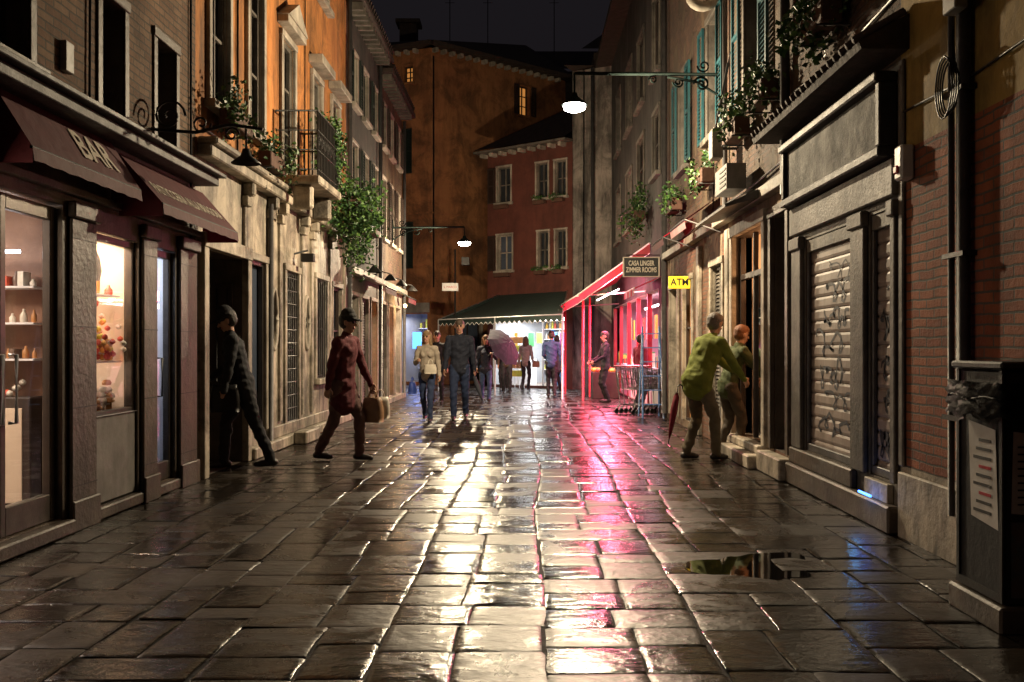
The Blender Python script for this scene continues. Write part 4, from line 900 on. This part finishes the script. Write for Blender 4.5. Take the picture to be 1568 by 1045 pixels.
# ================= lamps and signs
def lamps():
    def lamp(nm,wallx,y,x,zarm,zl,pw,sgn,c):
        g=G(nm); a=V((wallx,y,zarm)); e=V((x,y,zarm+.02))
        g.tube('arm','armiron',[a,e],.025,8)
        g.box('wall_plate','armiron',Fr((wallx,y,0),(0,1,0),(-sgn,0,0)),-.07,.07,zarm-.35,zarm+.2,.002,.03)
        dx=V((-sgn,0,0))
        g.tube('brace','armiron',[a+V((0,0,-.3))+dx*.02,a+V((0,0,-.1))+dx*.35,a+dx*.75+V((0,0,-.03))],.018)
        g.tube('scroll','armiron',scroll(a+dx*.28+V((0,0,-.13)),None,1.6,22,.11,dx),.016); g.tube('scroll','armiron',scroll(a+dx*.6+V((0,0,-.1)),None,1.6,22,.08,dx,cw=-1),.014); g.tube('scroll','armiron',scroll(a+dx*.95+V((0,0,-.07)),None,1.4,20,.06,dx),.012)
        g.tube('scroll','armiron',scroll(a+dx*.25+V((0,0,.12)),None,1.4,20,.09,dx,cw=-1),.012)
        g.tube('drop','armiron',[e,V((x,y,zl+.15))],.015)
        g.lathe('shade','armiron',(x,y,zl),[(.0,.17),(.035,.17),(.05,.12),(.10,.075),(.155,.035),(.18,.0),(.17,.0),(.10,.05),(.0,.07)],24)
        g.lathe('glass_bowl','lampglow',(x,y,zl),[(.0,.03),(.145,.015),(.155,-.02),(.14,-.06),(.08,-.085),(0,-.09)],20)
        light(g,'POINT',(x,y,zl-.17),pw,c,.06,name='lamp_light')
        g.done()
    lamp('street_lamp',2.7,13.7,.67,5.1,4.68,1450,1,(1,.80,.52))
    lamp('street_lamp',-3.35,25.0,-1.54,4.35,3.98,1150,-1,(1,.80,.52))
    g=G('wrought_iron_lamp'); y=8.9; P=LF.p; dx=V((1,0,0)); a=P(y,3.32,.0)
    g.tube('arm','iron',[P(y,3.3,0),P(y,3.27,.4),P(y,3.34,.7),P(y,3.3,1.0)],.016); g.tube('scroll','iron',scroll(a+dx*.16+V((0,0,.1)),None,1.6,24,.15,dx),.012); g.tube('scroll','iron',scroll(a+dx*.45+V((0,0,.03)),None,1.4,20,.09,dx,cw=-1),.010); g.tube('scroll','iron',scroll(a+dx*.72+V((0,0,-.07)),None,1.4,20,.07,dx),.009)
    g.tube('drop','iron',[P(y,3.3,.85),P(y,3.12,.85)],.01); g.lathe('shade','iron',P(y,3.0,.85),[(0,.13),(.03,.12),(.05,.06),(.13,.0),(.13,-.01)],18); g.done()
    g=G('rooms_sign'); y=20.0; g.bx('panel','blackl',1.98,2.66,y-.02,y+.02,2.78,3.14); 
    for x0,x1,z0,z1 in((1.95,2.69,3.142,3.16),(1.95,2.69,2.76,2.778),(1.95,1.978,2.78,3.14),(2.662,2.69,2.78,3.14)): g.bx('rim','letter',x0,x1,y-.03,y+.03,z0,z1)
    text(g,'CASA LINGER\nZIMMER ROOMS',(2.32,y-.025,2.965),(1,0,0),(0,0,1),.14,'letter',.60,bold=.003); g.tube('bracket','iron',[(2.7,y,3.2),(2.0,y,3.2)],.012); g.done()
    g=G('atm_sign'); y=16.3; g.bx('panel','yellow',2.34,2.69,y-.03,y+.03,2.31,2.51); text(g,'ATM',(2.515,y-.035,2.41),(1,0,0),(0,0,1),.16,'blackl',.9,bold=.003); g.tube('bracket','iron',[(2.69,y,2.53),(2.4,y,2.53)],.01); g.done()
    g=G('street_name_plate'); g.bx('plate','white',-2.6,-2.1,30.98,31.0,3.1,3.35); g.tube('post','iron',[(-2.2,31.03,0),(-2.2,31.03,4.4)],.03); g.bx('lantern','iron',-2.0,-1.75,30.9,31.1,3.9,4.15); text(g,'S. MARCO',(-2.35,30.975,3.22),(1,0,0),(0,0,1),.09,'redpost'); g.done()
    g=G('overhead_cable')
    for (a,b,s) in(((-3.3,16,7.6),(2.65,17.5,8.2),.2),):
        g.tube('wire','black',[V(a).lerp(V(b),i/12)-V((0,0,s*4*(i/12)*(1-i/12))) for i in range(13)],.006,4)
    g.done()
lamps()

# ================= shopping carts + ladder
def carts():
    O=V((1.98,19.9,0)); ax=V((math.cos(math.radians(38)),math.sin(math.radians(38)),0)); sd=V((-ax.y,ax.x,0))
    for k in range(5):
        g=G('shopping_cart'); o=O+ax*(.13*k)
        def p(l,s,z): return o+ax*l+sd*s+V((0,0,z))
        T=[(.0,.25,.93),(.72,.20,.80)]; Bt=[(.06,.21,.50),(.66,.16,.55)]
        for s in(-1,1):
            g.tube('basket','steel',[p(T[0][0],s*T[0][1],T[0][2]),p(T[1][0],s*T[1][1],T[1][2]),p(Bt[1][0],s*Bt[1][1],Bt[1][2]),p(Bt[0][0],s*Bt[0][1],Bt[0][2]),p(T[0][0],s*T[0][1],T[0][2])],.010,5)
            for i in range(1,12):
                t=i/12; g.tube('basket_wire','steel',[V(p(T[0][0],s*T[0][1],T[0][2])).lerp(p(T[1][0],s*T[1][1],T[1][2]),t),V(p(Bt[0][0],s*Bt[0][1],Bt[0][2])).lerp(p(Bt[1][0],s*Bt[1][1],Bt[1][2]),t)],.004,4)
            for i in(1,2,3):
                t=i/4; g.tube('basket_wire','steel',[V(p(T[0][0],s*T[0][1],T[0][2])).lerp(p(Bt[0][0],s*Bt[0][1],Bt[0][2]),t),V(p(T[1][0],s*T[1][1],T[1][2])).lerp(p(Bt[1][0],s*Bt[1][1],Bt[1][2]),t)],.004,4)
            g.tube('chassis','steel',[p(-.02,s*.25,.95),p(.05,s*.23,.45),p(.08,s*.22,.2),p(.0,s*.24,.12)],.012,6); g.tube('chassis','steel',[p(.08,s*.22,.2),p(.66,s*.17,.14)],.012,6)
            for l in(.0,.66):
                c=p(l,s*(.24 if l<.1 else .17),.06); g.tube('wheel','black',[c-sd*.012,c+sd*.012],.055,12); g.tube('caster','steel',[c,c+V((0,0,.09))],.012)
        for l,w,z in((.72,.20,.80),(.66,.16,.55),(.06,.21,.5)): g.tube('basket','steel',[p(l,-w,z),p(l,w,z)],.008,5)
        for i in range(1,6):
            s=-1+i/3; g.tube('basket_wire','steel',[p(.72,s*.2,.8),p(.66,s*.16,.55),p(.06,s*.21,.5)],.004,4)
        g.tube('handle','redpost',[p(-.04,-.26,.97),p(-.04,.26,.97)],.018,8)
        g.done()
    g=G('stepladder')
    for s in(-.2,.2):
        g.tube('rail','ladder',[(2.42+s,18.9,0),(2.42+s*.8,19.25,1.75)],.018,6); g.tube('rear_leg','ladder',[(2.42+s,19.6,0),(2.42+s*.8,19.28,1.72)],.014,6)
    for i in range(6): z=.25+i*.27; yy=18.9+.35*z/1.75; g.bx('step','ladder',2.42-.19,2.42+.19,yy-.03,yy+.05,z,z+.02,0)
    g.done()
carts()

# ================= people
def clothm(name,c,rough=.85):
    return surf(name,c,tuple(x*.65 for x in c),6,rough,.5,14,dist=.02)
SK=surf('skin',(.50,.29,.20),(.44,.24,.16),10,.5,.05); SHOE=surf('shoe_leather',(.03,.022,.018),(.02,.015,.012),8,.4,.1)
EYE=surf('eye_iris',(.03,.02,.015),(.03,.02,.015),8,.2,.0); LIP=surf('lips',(.34,.12,.10),(.3,.1,.08),8,.5,.0)
def person(name,x,y,deg,H=1.75,lean=0,side=0,feet=((-.10,.0,0),(.10,.0,0)),hands=None,mats=None,hair='short',hat=False,coat=.0,head=(0,0),female=False,vox=.009,drop=0,twist=0,bulk=1.,poles=None):
    s=H/1.75; rot=Matrix.Rotation(math.radians(deg),3,'Z'); base=V((x,y,0))
    caps=[]
    def cap(a,b,ra,rb,m,sx=1,sy=1,sd=V((1,0,0))): caps.append((V(a),V(b),ra,rb,m,sx,sy,V(sd)))
    lr=math.radians(lean); sr=math.radians(side); up=V((math.sin(sr),math.sin(lr)*math.cos(sr),math.cos(lr)*math.cos(sr)))
    tw=math.radians(twist); X=V((math.cos(tw),math.sin(tw),0)); Xs=(X-up*X.dot(up)).normalized(); F=up.cross(Xs)
    F=-F if F.y<0 else F
    hz=.93*s-drop; mid=V(((feet[0][0]+feet[1][0])/2,(feet[0][1]+feet[1][1])/2,0)); P=V((mid.x*.6,mid.y*.6-.25*math.sin(lr)*s,hz)) if abs(lean)>15 else V((mid.x*.6,mid.y*.8,hz))
    J,T,SKN,HR,SH,EY,LP,HT=0,1,2,3,4,5,6,7
    b=bulk; sw=(.165 if female else .185)*s
    cap(P,P+up*.16*s,.118*s*b,.112*s*b,J,1.25,.92,X); cap(P+up*.14*s,P+up*.40*s,.112*s*b,.125*s*b,J,1.28,.88,Xs)
    S=P+up*.50*s
    cap(S-Xs*sw*.72-up*.02,S+Xs*sw*.72-up*.02,.070*s,.070*s,J)
    cap(P+up*.36*s,S,.115*s,.08*s,J,1.35,.82,Xs)
    if female: 
        for k in(-1,1): cap(P+up*.37*s+Xs*.07*k*s+F*.07*s,P+up*.36*s+Xs*.07*k*s+F*.08*s,.055*s,.05*s,J)
    cap(P-V((0,0,.05*s)),P-V((0,0,.0)),.125*s*b,.125*s*b,J if coat>=0 else T,1.2,.95,X)
    if coat>0: cap(P-V((0,0,coat)),P,.165*s,.13*s,J,1.15,.95,X)
    cap(S+up*.01,S+up*.065*s,.075*s,.06*s,J,1.1,1.0,Xs)
    ht=math.radians(head[1]); hy=math.radians(head[0])
    hd=V((-math.sin(hy)*math.cos(ht),math.cos(hy)*math.cos(ht),-math.sin(ht)))
    hu=(V((0,0,1))*.75+up*.25); hu=(hu-hd*hu.dot(hd)).normalized(); hx=hd.cross(hu).normalized()
    Nk=S+up*.03*s; Hc=Nk+(up*.5+V((0,0,.5))).normalized()*.175*s+hd*.02
    cap(Nk,Hc-hu*.05,.056*s,.052*s,SKN)
    def h(a,b_,c): return Hc+hx*a*s+hd*b_*s+hu*c*s
    cap(h(0,-.012,.03),h(0,-.005,-.0),.088*s,.078*s,SKN,.93,1.08,hx); cap(h(0,.02,-.03),h(0,.035,-.075),.062*s,.042*s,SKN,1.0,1.0,hx)
    cap(h(0,.08,.012),h(0,.102,-.022),.009*s,.015*s,SKN); 
    for k in(-1,1):
        cap(h(.033*k,.077,.012),h(.033*k,.08,.012),.013*s,.012*s,EY); cap(h(.018*k,.084,.034),h(.048*k,.075,.035),.007*s,.006*s,HR)
        cap(h(.080*k,-.005,.012),h(.078*k,-.0,-.022),.017*s,.012*s,SKN,.6,1.2,hx)
    cap(h(-.02,.078,-.055),h(.02,.078,-.055),.009*s,.009*s,LP)
    if hair!='bald':
        cap(h(0,-.03,.045),h(0,-.035,.0),.092*s,.082*s,HR,.98,1.05,hx); cap(h(0,.02,.07),h(0,-.03,.07),.072*s,.075*s,HR,1,1,hx)
    if hair=='long':
        for k in(-1,1): cap(h(.06*k,-.02,.03),h(.075*k,-.02,-.14),.045*s,.035*s,HR)
        cap(h(0,-.06,.0),h(0,-.07,-.17),.07*s,.055*s,HR,1.2,.7,hx)
    if hat:
        cap(h(0,-.01,.075),h(0,-.015,.10),.098*s,.085*s,HT,1,1.1,hx); cap(h(0,.05,.06),h(0,.13,.045),.06*s,.045*s,HT,1.25,.35,hx)
    def ik(a,t,l1,l2,pole):
        a=V(a);t=V(t);d=t-a;L=min(d.length,(l1+l2)*.999); dn=d.normalized(); x_=(l1*l1-l2*l2+L*L)/(2*L); hh=math.sqrt(max(0,l1*l1-x_*x_)); pl=V(pole); pl=(pl-dn*pl.dot(dn)).normalized()
        return a+dn*x_+pl*hh, a+dn*L
    for k,ft in zip((-1,1),feet):
        hip=P+X*.088*k*s-V((0,0,.02)); lift=ft[2]; foot_yaw=ft[3] if len(ft)>3 else 0
        ank=V((ft[0],ft[1]-.05,.085*s+lift)); kn,an=ik(hip,ank,.435*s,.425*s,(0.05*k,1,0))
        cap(hip,kn,.088*s*min(b,1.15),.062*s*min(b,1.1),T,1,1.05); cap(kn,an+V((0,0,.02)),.061*s*min(b,1.1),.050*s*min(b,1.1),T,1,1.05); cap(an+V((0,0,.03)),an-V((0,0,.005)),.05*s,.056*s,T)
        fd=V((math.sin(-foot_yaw),math.cos(foot_yaw),0)); pt=-.5 if lift>.04 else 0
        cap(an+V((0,0,-.045*s))-fd*.045,an+V((0,0,-.050*s+pt*.05))+fd*.10,.040*s,.038*s,SH,1.0,1.0); cap(an+V((0,0,-.055*s+pt*.05))+fd*.09,an+V((0,0,-.058*s+pt*.08))+fd*.155,.036*s,.028*s,SH); cap(an+V((0,0,-.01)),an-V((0,0,.03)),.043*s,.042*s,SH)
    hp=[]
    hands=hands or ((-.26,.06,.80),(.26,.0,.80))
    for idx,(k,ht_) in enumerate(zip((-1,1),hands)):
        sh=S+Xs*sw*k-up*.02*s; pole=(poles[idx] if poles else (.35*k,-1,-.3))
        el,wr=ik(sh,V(ht_[:3])*1.0,.285*s,.25*s,pole)
        cap(sh,el,.062*s*min(b,1.15),.050*s*min(b,1.15),J); cap(el,wr,.050*s*min(b,1.15),.038*s,J); cap(wr-(wr-el).normalized()*.02,wr+(wr-el).normalized()*.012,.040*s,.038*s,J)
        d=(wr-el).normalized(); pn=V((-k,0,0)); pn=(pn-d*pn.dot(d)).normalized(); ac=d.cross(pn).normalized()
        if ac.y<0: ac=-ac
        cap(wr,wr+d*.085*s,.027*s,.030*s,SKN,.6,1.25,pn)
        for i,(off,ln) in enumerate(((.030,.068),(.010,.078),(-.010,.073),(-.029,.056))):
            r0=wr+d*.085*s+ac*off*s; d1=(d+pn*.35).normalized(); d2=(d*.6+pn*1.0).normalized()
            m1=r0+d1*ln*.5*s; cap(r0-d*.02,m1,.0105*s,.0095*s,SKN); cap(m1,m1+d2*ln*.5*s,.0095*s,.008*s,SKN)
        t0=wr+d*.03*s+ac*.028*s; t1=t0+(ac*.8+d*.8+pn*.3).normalized()*.045*s; cap(t0,t1,.013*s,.011*s,SKN); cap(t1,t1+(d+pn*.5).normalized()*.03*s,.011*s,.009*s,SKN)
        hp.append(base+rot@(wr+d*.10*s+pn*.02))
    vs=[];fs=[]; SEG=14
    for a,b_,ra,rb,m,sx,sy,sd in caps:
        ax=b_-a; L=ax.length; z=ax.normalized() if L>1e-5 else V((0,0,1)); xx=sd-z*sd.dot(z)
        if xx.length<.05: xx=V((0,1,0))-z*z.y
        xx.normalize(); yy=z.cross(xx); n0=len(vs); rings=[]
        for i in range(5): t=-math.pi/2+.12+(math.pi/2-.12)*i/4; rings.append((math.sin(t)*ra,math.cos(t)*ra))
        for i in range(5): t=(math.pi/2-.12)*i/4; rings.append((L+math.sin(t)*rb,math.cos(t)*rb))
        for zz,r in rings:
            for q in range(SEG):
                an_=2*math.pi*q/SEG; vs.append(a+z*zz+xx*(math.cos(an_)*r*sx)+yy*(math.sin(an_)*r*sy))
        nr=len(rings)
        for i in range(nr-1):
            for q in range(SEG): q2=(q+1)%SEG; fs.append((n0+i*SEG+q,n0+i*SEG+q2,n0+(i+1)*SEG+q2,n0+(i+1)*SEG+q))
        fs.append(tuple(n0+q for q in reversed(range(SEG)))); fs.append(tuple(n0+(nr-1)*SEG+q for q in range(SEG)))
    me=bpy.data.meshes.new('tmp'); me.from_pydata([tuple(v) for v in vs],[],fs); ob=bpy.data.objects.new('tmp',me); col.objects.link(ob)
    r=ob.modifiers.new('r','REMESH'); r.mode='VOXEL'; r.voxel_size=vox; r.use_smooth_shade=True
    sm=ob.modifiers.new('s','SMOOTH'); sm.iterations=2; sm.factor=.5
    dg=bpy.context.evaluated_depsgraph_get(); bm=bpy.data.meshes.new_from_object(ob.evaluated_get(dg)); bpy.data.objects.remove(ob)
    nv=len(bm.vertices); co=np.empty(nv*3,np.float32); bm.vertices.foreach_get('co',co); co=co.reshape(-1,3)
    nf=len(bm.polygons); 
    def sdf(pts):
        best=np.full(len(pts),9.,np.float32); bi=np.zeros(len(pts),np.int32)
        for a,b_,ra,rb,m,sx,sy,sd in caps:
            ax=b_-a; L=max(ax.length,1e-5); z=ax.normalized() if ax.length>1e-5 else V((0,0,1)); xx=sd-z*sd.dot(z)
            if xx.length<.05: xx=V((0,1,0))-z*z.y
            xx.normalize(); yy=z.cross(xx)
            q=pts-np.array(a,np.float32); lx=q@np.array(xx,np.float32)/sx; ly=q@np.array(yy,np.float32)/sy; lz=q@np.array(z,np.float32)
            t=np.clip(lz/L,0,1); d=np.sqrt(lx**2+ly**2+(lz-t*L)**2)-(ra+(rb-ra)*t)
            if m in(EY,LP): d=d-.003
            k=d<best; best[k]=d[k]; bi[k]=m
        return bi
    vm=sdf(co); cl=(vm==J)|(vm==T); nrm=np.empty(nv*3,np.float32); bm.vertices.foreach_get('normal',nrm); nrm=nrm.reshape(-1,3)
    ph=R.uniform(0,6)
    fold=np.sin(co[:,2]*38+np.sin(co[:,0]*17+ph)*1.8+co[:,1]*9)*np.sin(co[:,0]*13+co[:,1]*15+co[:,2]*7+ph)*.007+np.sin(co[:,2]*75+co[:,0]*40+ph)*.0018
    co=co+nrm*(fold*cl)[:,None]
    co[:,2]=np.maximum(co[:,2],.002)
    bm.vertices.foreach_set('co',co.astype(np.float32).ravel())
    cen=np.empty(nf*3,np.float32); bm.polygons.foreach_get('center',cen); fm=sdf(cen.reshape(-1,3)); 
    bm.materials.clear()
    for m_ in mats: bm.materials.append(m_)
    bm.polygons.foreach_set('material_index',fm.astype(np.int32)); bm.polygons.foreach_set('use_smooth',[True]*nf); bm.update()
    o=bpy.data.objects.new(name,bm); o.matrix_world=Matrix.Translation(base)@rot.to_4x4(); col.objects.link(o)
    return hp
def mats(j,t,hair,hat=(.02,.02,.02)):
    return [clothm('jacket_cloth',j),clothm('trouser_cloth',t),SK,surf('hair',hair,tuple(x*.6 for x in hair),20,.5,.6,60),SHOE,EYE,LIP,clothm('hat_cloth',hat)]
def bag(name,p,w,h,d,mat,deg=0):
    g=G(name); p=V(p); a=math.radians(deg); f=Fr((p.x,p.y,0),(math.cos(a),math.sin(a),0),(-math.sin(a),math.cos(a),0)); z=p.z
    vs=[];fs=[];n=5
    for i in range(n+1):
        t=i/n; ww=w*(.46+.06*math.sin(t*3.1)-.08*t); dd=d*(.5+.1*math.sin(t*3.1)-.25*t); zz=z-h-.08+h*t
        for q in range(12):
            an=2*math.pi*q/12; cx=math.copysign(abs(math.cos(an))**.5,math.cos(an)); cy=math.copysign(abs(math.sin(an))**.5,math.sin(an)); vs.append(f.p(cx*ww,zz,cy*dd))
    for i in range(n):
        for q in range(12): q2=(q+1)%12; fs.append((i*12+q,i*12+q2,(i+1)*12+q2,(i+1)*12+q))
    fs.append(tuple(range(12))); fs.append(tuple(range(n*12,n*12+12)))
    g.add('body',mat,vs,fs,smooth=True)
    for k in(-.12,.12): g.tube('handle',mat,[f.p(-w*.2,z-.09,k*d),f.p(-w*.12,z-.01,k*d*.5),f.p(0,z+.012,0),f.p(w*.12,z-.01,k*d*.5),f.p(w*.2,z-.09,k*d)],.008)
    return g.done()
def closed_umbrella(p,q,mat):
    g=G('folded_umbrella'); p=V(p);q=V(q)
    g.tube('canopy',mat,[p.lerp(q,t) for t in(.08,.15,.4,.75,.9)],[.015,.035,.045,.025,.008],8); g.tube('shaft','black',[p,q],.006); g.tube('handle','black',[p,p+V((0,0,.03)),p+V((.03,0,.05)),p+V((.055,0,.03)),p+V((.055,0,0))],.009); g.done()
M['redumb']=clothm('red_umbrella_cloth',(.22,.01,.03)); M['tan']=surf('tan_leather',(.30,.17,.09),(.2,.11,.06),8,.5,.2); M['bluebag']=surf('blue_bag_cloth',(.03,.07,.35),(.02,.05,.25),8,.6,.2); M['umb']=fabric('grey_umbrella_cloth',(.05,.055,.075),.2)
person('man_in_dark_coat',-3.18,11.15,108,1.78,lean=14,feet=((-.10,-.26,.0),(.10,.24,0)),hands=((-.22,.20,.86),(.24,.34,1.0)),mats=mats((.014,.015,.021),(.02,.02,.025),(.03,.02,.015),(.015,.015,.02)),hat=True,coat=.10,head=(0,22),vox=.008,bulk=1.15)
bag('shoulder_bag',(-3.30,10.92,1.02),.34,.30,.12,'black',20)
h=person('walker_in_burgundy_coat',-2.2,11.9,-108,1.76,lean=5,feet=((-.09,.24,0),(.09,-.20,.02)),hands=((-.25,.30,.80),(.25,-.06,.82)),mats=mats((.11,.011,.018),(.16,.085,.075),(.04,.03,.02),(.02,.018,.018)),hat=True,coat=.24,head=(5,6),vox=.008,bulk=1.2)
bag('brown_shopping_bag',h[0],.28,.30,.15,'tan',-20); bag('brown_shopping_bag',V(h[0])+V((.08,.1,0)),.24,.26,.13,'good3',10)
h=person('woman_in_beige_jacket',-1.80,18.2,176,1.64,feet=((-.08,.22,0),(.08,-.2,.03)),hands=((-.24,.10,.84),(.14,.24,1.10)),mats=mats((.42,.36,.29),(.03,.05,.12),(.30,.19,.09)),hair='long',head=(-12,0),female=True,vox=.009)
bag('crossbody_bag',(-1.72,17.98,1.12),.24,.17,.09,'letter',0); bag('blue_tote_bag',(-2.06,18.1,.80),.26,.22,.12,'bluebag',80)
h=person('man_in_navy_jacket',-1.24,18.7,180,1.86,feet=((-.10,-.18,.02),(.10,.24,0)),hands=((-.29,.02,.86),(.28,.16,.88)),mats=mats((.014,.018,.035),(.02,.035,.09),(.10,.07,.05)),head=(0,2),bulk=1.15,vox=.009)
closed_umbrella((-.98,18.6,.86),(-.78,18.4,.30),'umb')
h=person('woman_with_umbrella',-1.0,24.8,185,1.64,feet=((-.08,.14,0),(.08,-.14,.02)),hands=((-.17,.26,1.16),(.22,.05,.84)),mats=mats((.03,.035,.06),(.08,.14,.30),(.12,.07,.04)),hair='long',female=True,vox=.011,coat=.06)
def umbrella(p,c,r,axis):
    g=G('open_umbrella'); p=V(p);c=V(c); ax=V(axis).normalized(); u=ax.cross(V((0,1,0))).normalized(); v=ax.cross(u); n=8
    vs=[c+ax*r*.42];fs=[];K=5
    for k in range(1,K+1):
        t=k/K
        for i in range(n*2):
            a=math.pi*i/n; sag=1 if i%2==0 else .93-.02*k/K; rr=r*t*sag; z=r*.42*(1-t**1.9)-(0 if i%2==0 else -.015); vs.append(c+u*rr*math.cos(a)+v*rr*math.sin(a)+ax*z)
    m=n*2
    for i in range(m): fs.append((0,1+i,1+(i+1)%m))
    for k in range(K-1):
        for i in range(m): fs.append((1+k*m+i,1+k*m+(i+1)%m,1+(k+1)*m+(i+1)%m,1+(k+1)*m+i))
    g.add('canopy','umb',vs,fs,smooth=False)
    for i in range(0,m,2): g.tube('rib','steel',[c+ax*r*.40,vs[1+(K-1)*m+i]],.004,4)
    g.tube('shaft','steel',[p,c+ax*(r*.42+.06)],.007); g.tube('handle','black',[p-ax*.1,p+ax*.03],.013); g.done()
umbrella(h[0],V(h[0])+V((.30,-.1,.16)),.54,(.62,-.45,.45))
person('man_in_blue_shirt',.70,27.0,-4,1.78,feet=((-.09,.16,0),(.09,-.16,.02)),hands=((-.16,.24,1.05),(.27,.05,.86)),mats=mats((.03,.07,.17),(.012,.013,.018),(.04,.03,.02)),vox=.011)
person('shopper_in_beige_top',.0,31.4,-20,1.68,mats=mats((.38,.34,.30),(.02,.02,.025),(.15,.09,.05)),hair='long',female=True,vox=.013); bag('tan_shoulder_bag',(.32,31.3,1.0),.25,.2,.1,'tan')
person('shopper_in_dark_coat',-.68,31.0,170,1.68,mats=mats((.02,.02,.025),(.02,.02,.02),(.03,.02,.015)),vox=.013,coat=.15)
person('pedestrian_in_black_jacket',-2.12,23.8,178,1.72,feet=((-.09,-.14,0),(.09,.14,0)),mats=mats((.015,.015,.018),(.02,.02,.025),(.03,.02,.015)),vox=.012)
person('pedestrian_in_brown_jacket',-.55,29.0,182,1.70,feet=((-.09,.14,0),(.09,-.14,0)),mats=mats((.06,.04,.025),(.02,.02,.025),(.03,.02,.015)),vox=.013)
person('shopper_with_red_backpack',2.52,21.9,-60,1.62,mats=mats((.35,.02,.06),(.03,.03,.05),(.05,.03,.02)),vox=.012,hair='short')
person('stall_keeper',1.95,24.4,100,1.72,mats=mats((.02,.022,.03),(.02,.02,.022),(.03,.02,.015)),hands=((-.18,.3,1.0),(.2,.3,1.0)),vox=.012)
person('customer_in_grey_coat',.95,30.6,30,1.70,mats=mats((.12,.12,.13),(.02,.02,.022),(.08,.06,.05)),vox=.013,coat=.2)
h=person('man_in_olive_jacket',2.14,12.0,-62,1.80,lean=24,feet=((-.13,-.10,0),(.13,.14,0)),hands=((-.12,.58,1.04),(.20,.46,.96)),mats=mats((.17,.20,.02),(.14,.11,.07),(.16,.13,.11)),head=(8,15),vox=.008,bulk=1.42,coat=.08,poles=((-.2,-.4,-1),(.2,-.4,-1)))
h2=person('companion_with_auburn_hair',2.60,12.5,-75,1.64,lean=18,feet=((-.10,-.08,0),(.10,.08,0)),hands=((-.14,.5,1.05),(.2,.45,1.05)),mats=mats((.07,.09,.03),(.09,.07,.05),(.22,.08,.03)),head=(0,12),vox=.009,bulk=1.1,poles=((-.3,-.4,-1),(.3,-.4,-1)))
closed_umbrella((1.80,11.78,.86),(1.66,11.6,.22),'redumb')

# ================= world, camera
w=bpy.data.worlds.new('World'); sc.world=w; w.use_nodes=True; nt=w.node_tree; bg=nt.nodes['Background']
sky=nt.nodes.new('ShaderNodeTexSky'); sky.sky_type='NISHITA'; sky.sun_disc=False; sky.sun_elevation=math.radians(-4); sky.sun_rotation=math.radians(200)
bg.inputs['Strength'].default_value=.10; nt.links.new(sky.outputs[0],bg.inputs[0])
bg2=nt.nodes.new('ShaderNodeBackground'); bg2.inputs[0].default_value=(.56,.48,.60,1); bg2.inputs[1].default_value=.014
ad=nt.nodes.new('ShaderNodeAddShader'); nt.links.new(bg.outputs[0],ad.inputs[0]); nt.links.new(bg2.outputs[0],ad.inputs[1]); nt.links.new(ad.outputs[0],nt.nodes['World Output'].inputs[0])
cam=bpy.data.cameras.new('camera'); co_=bpy.data.objects.new('camera',cam); col.objects.link(co_); sc.camera=co_
cam.lens=35; cam.sensor_width=36; cam.clip_end=600; cam.shift_x=-21/1568; cam.shift_y=9.5/1568
co_.location=(0,0,1.35); co_.rotation_euler=(math.radians(90),0,0)
sc.view_settings.view_transform='Standard'; sc.view_settings.look='None'; sc.view_settings.exposure=0
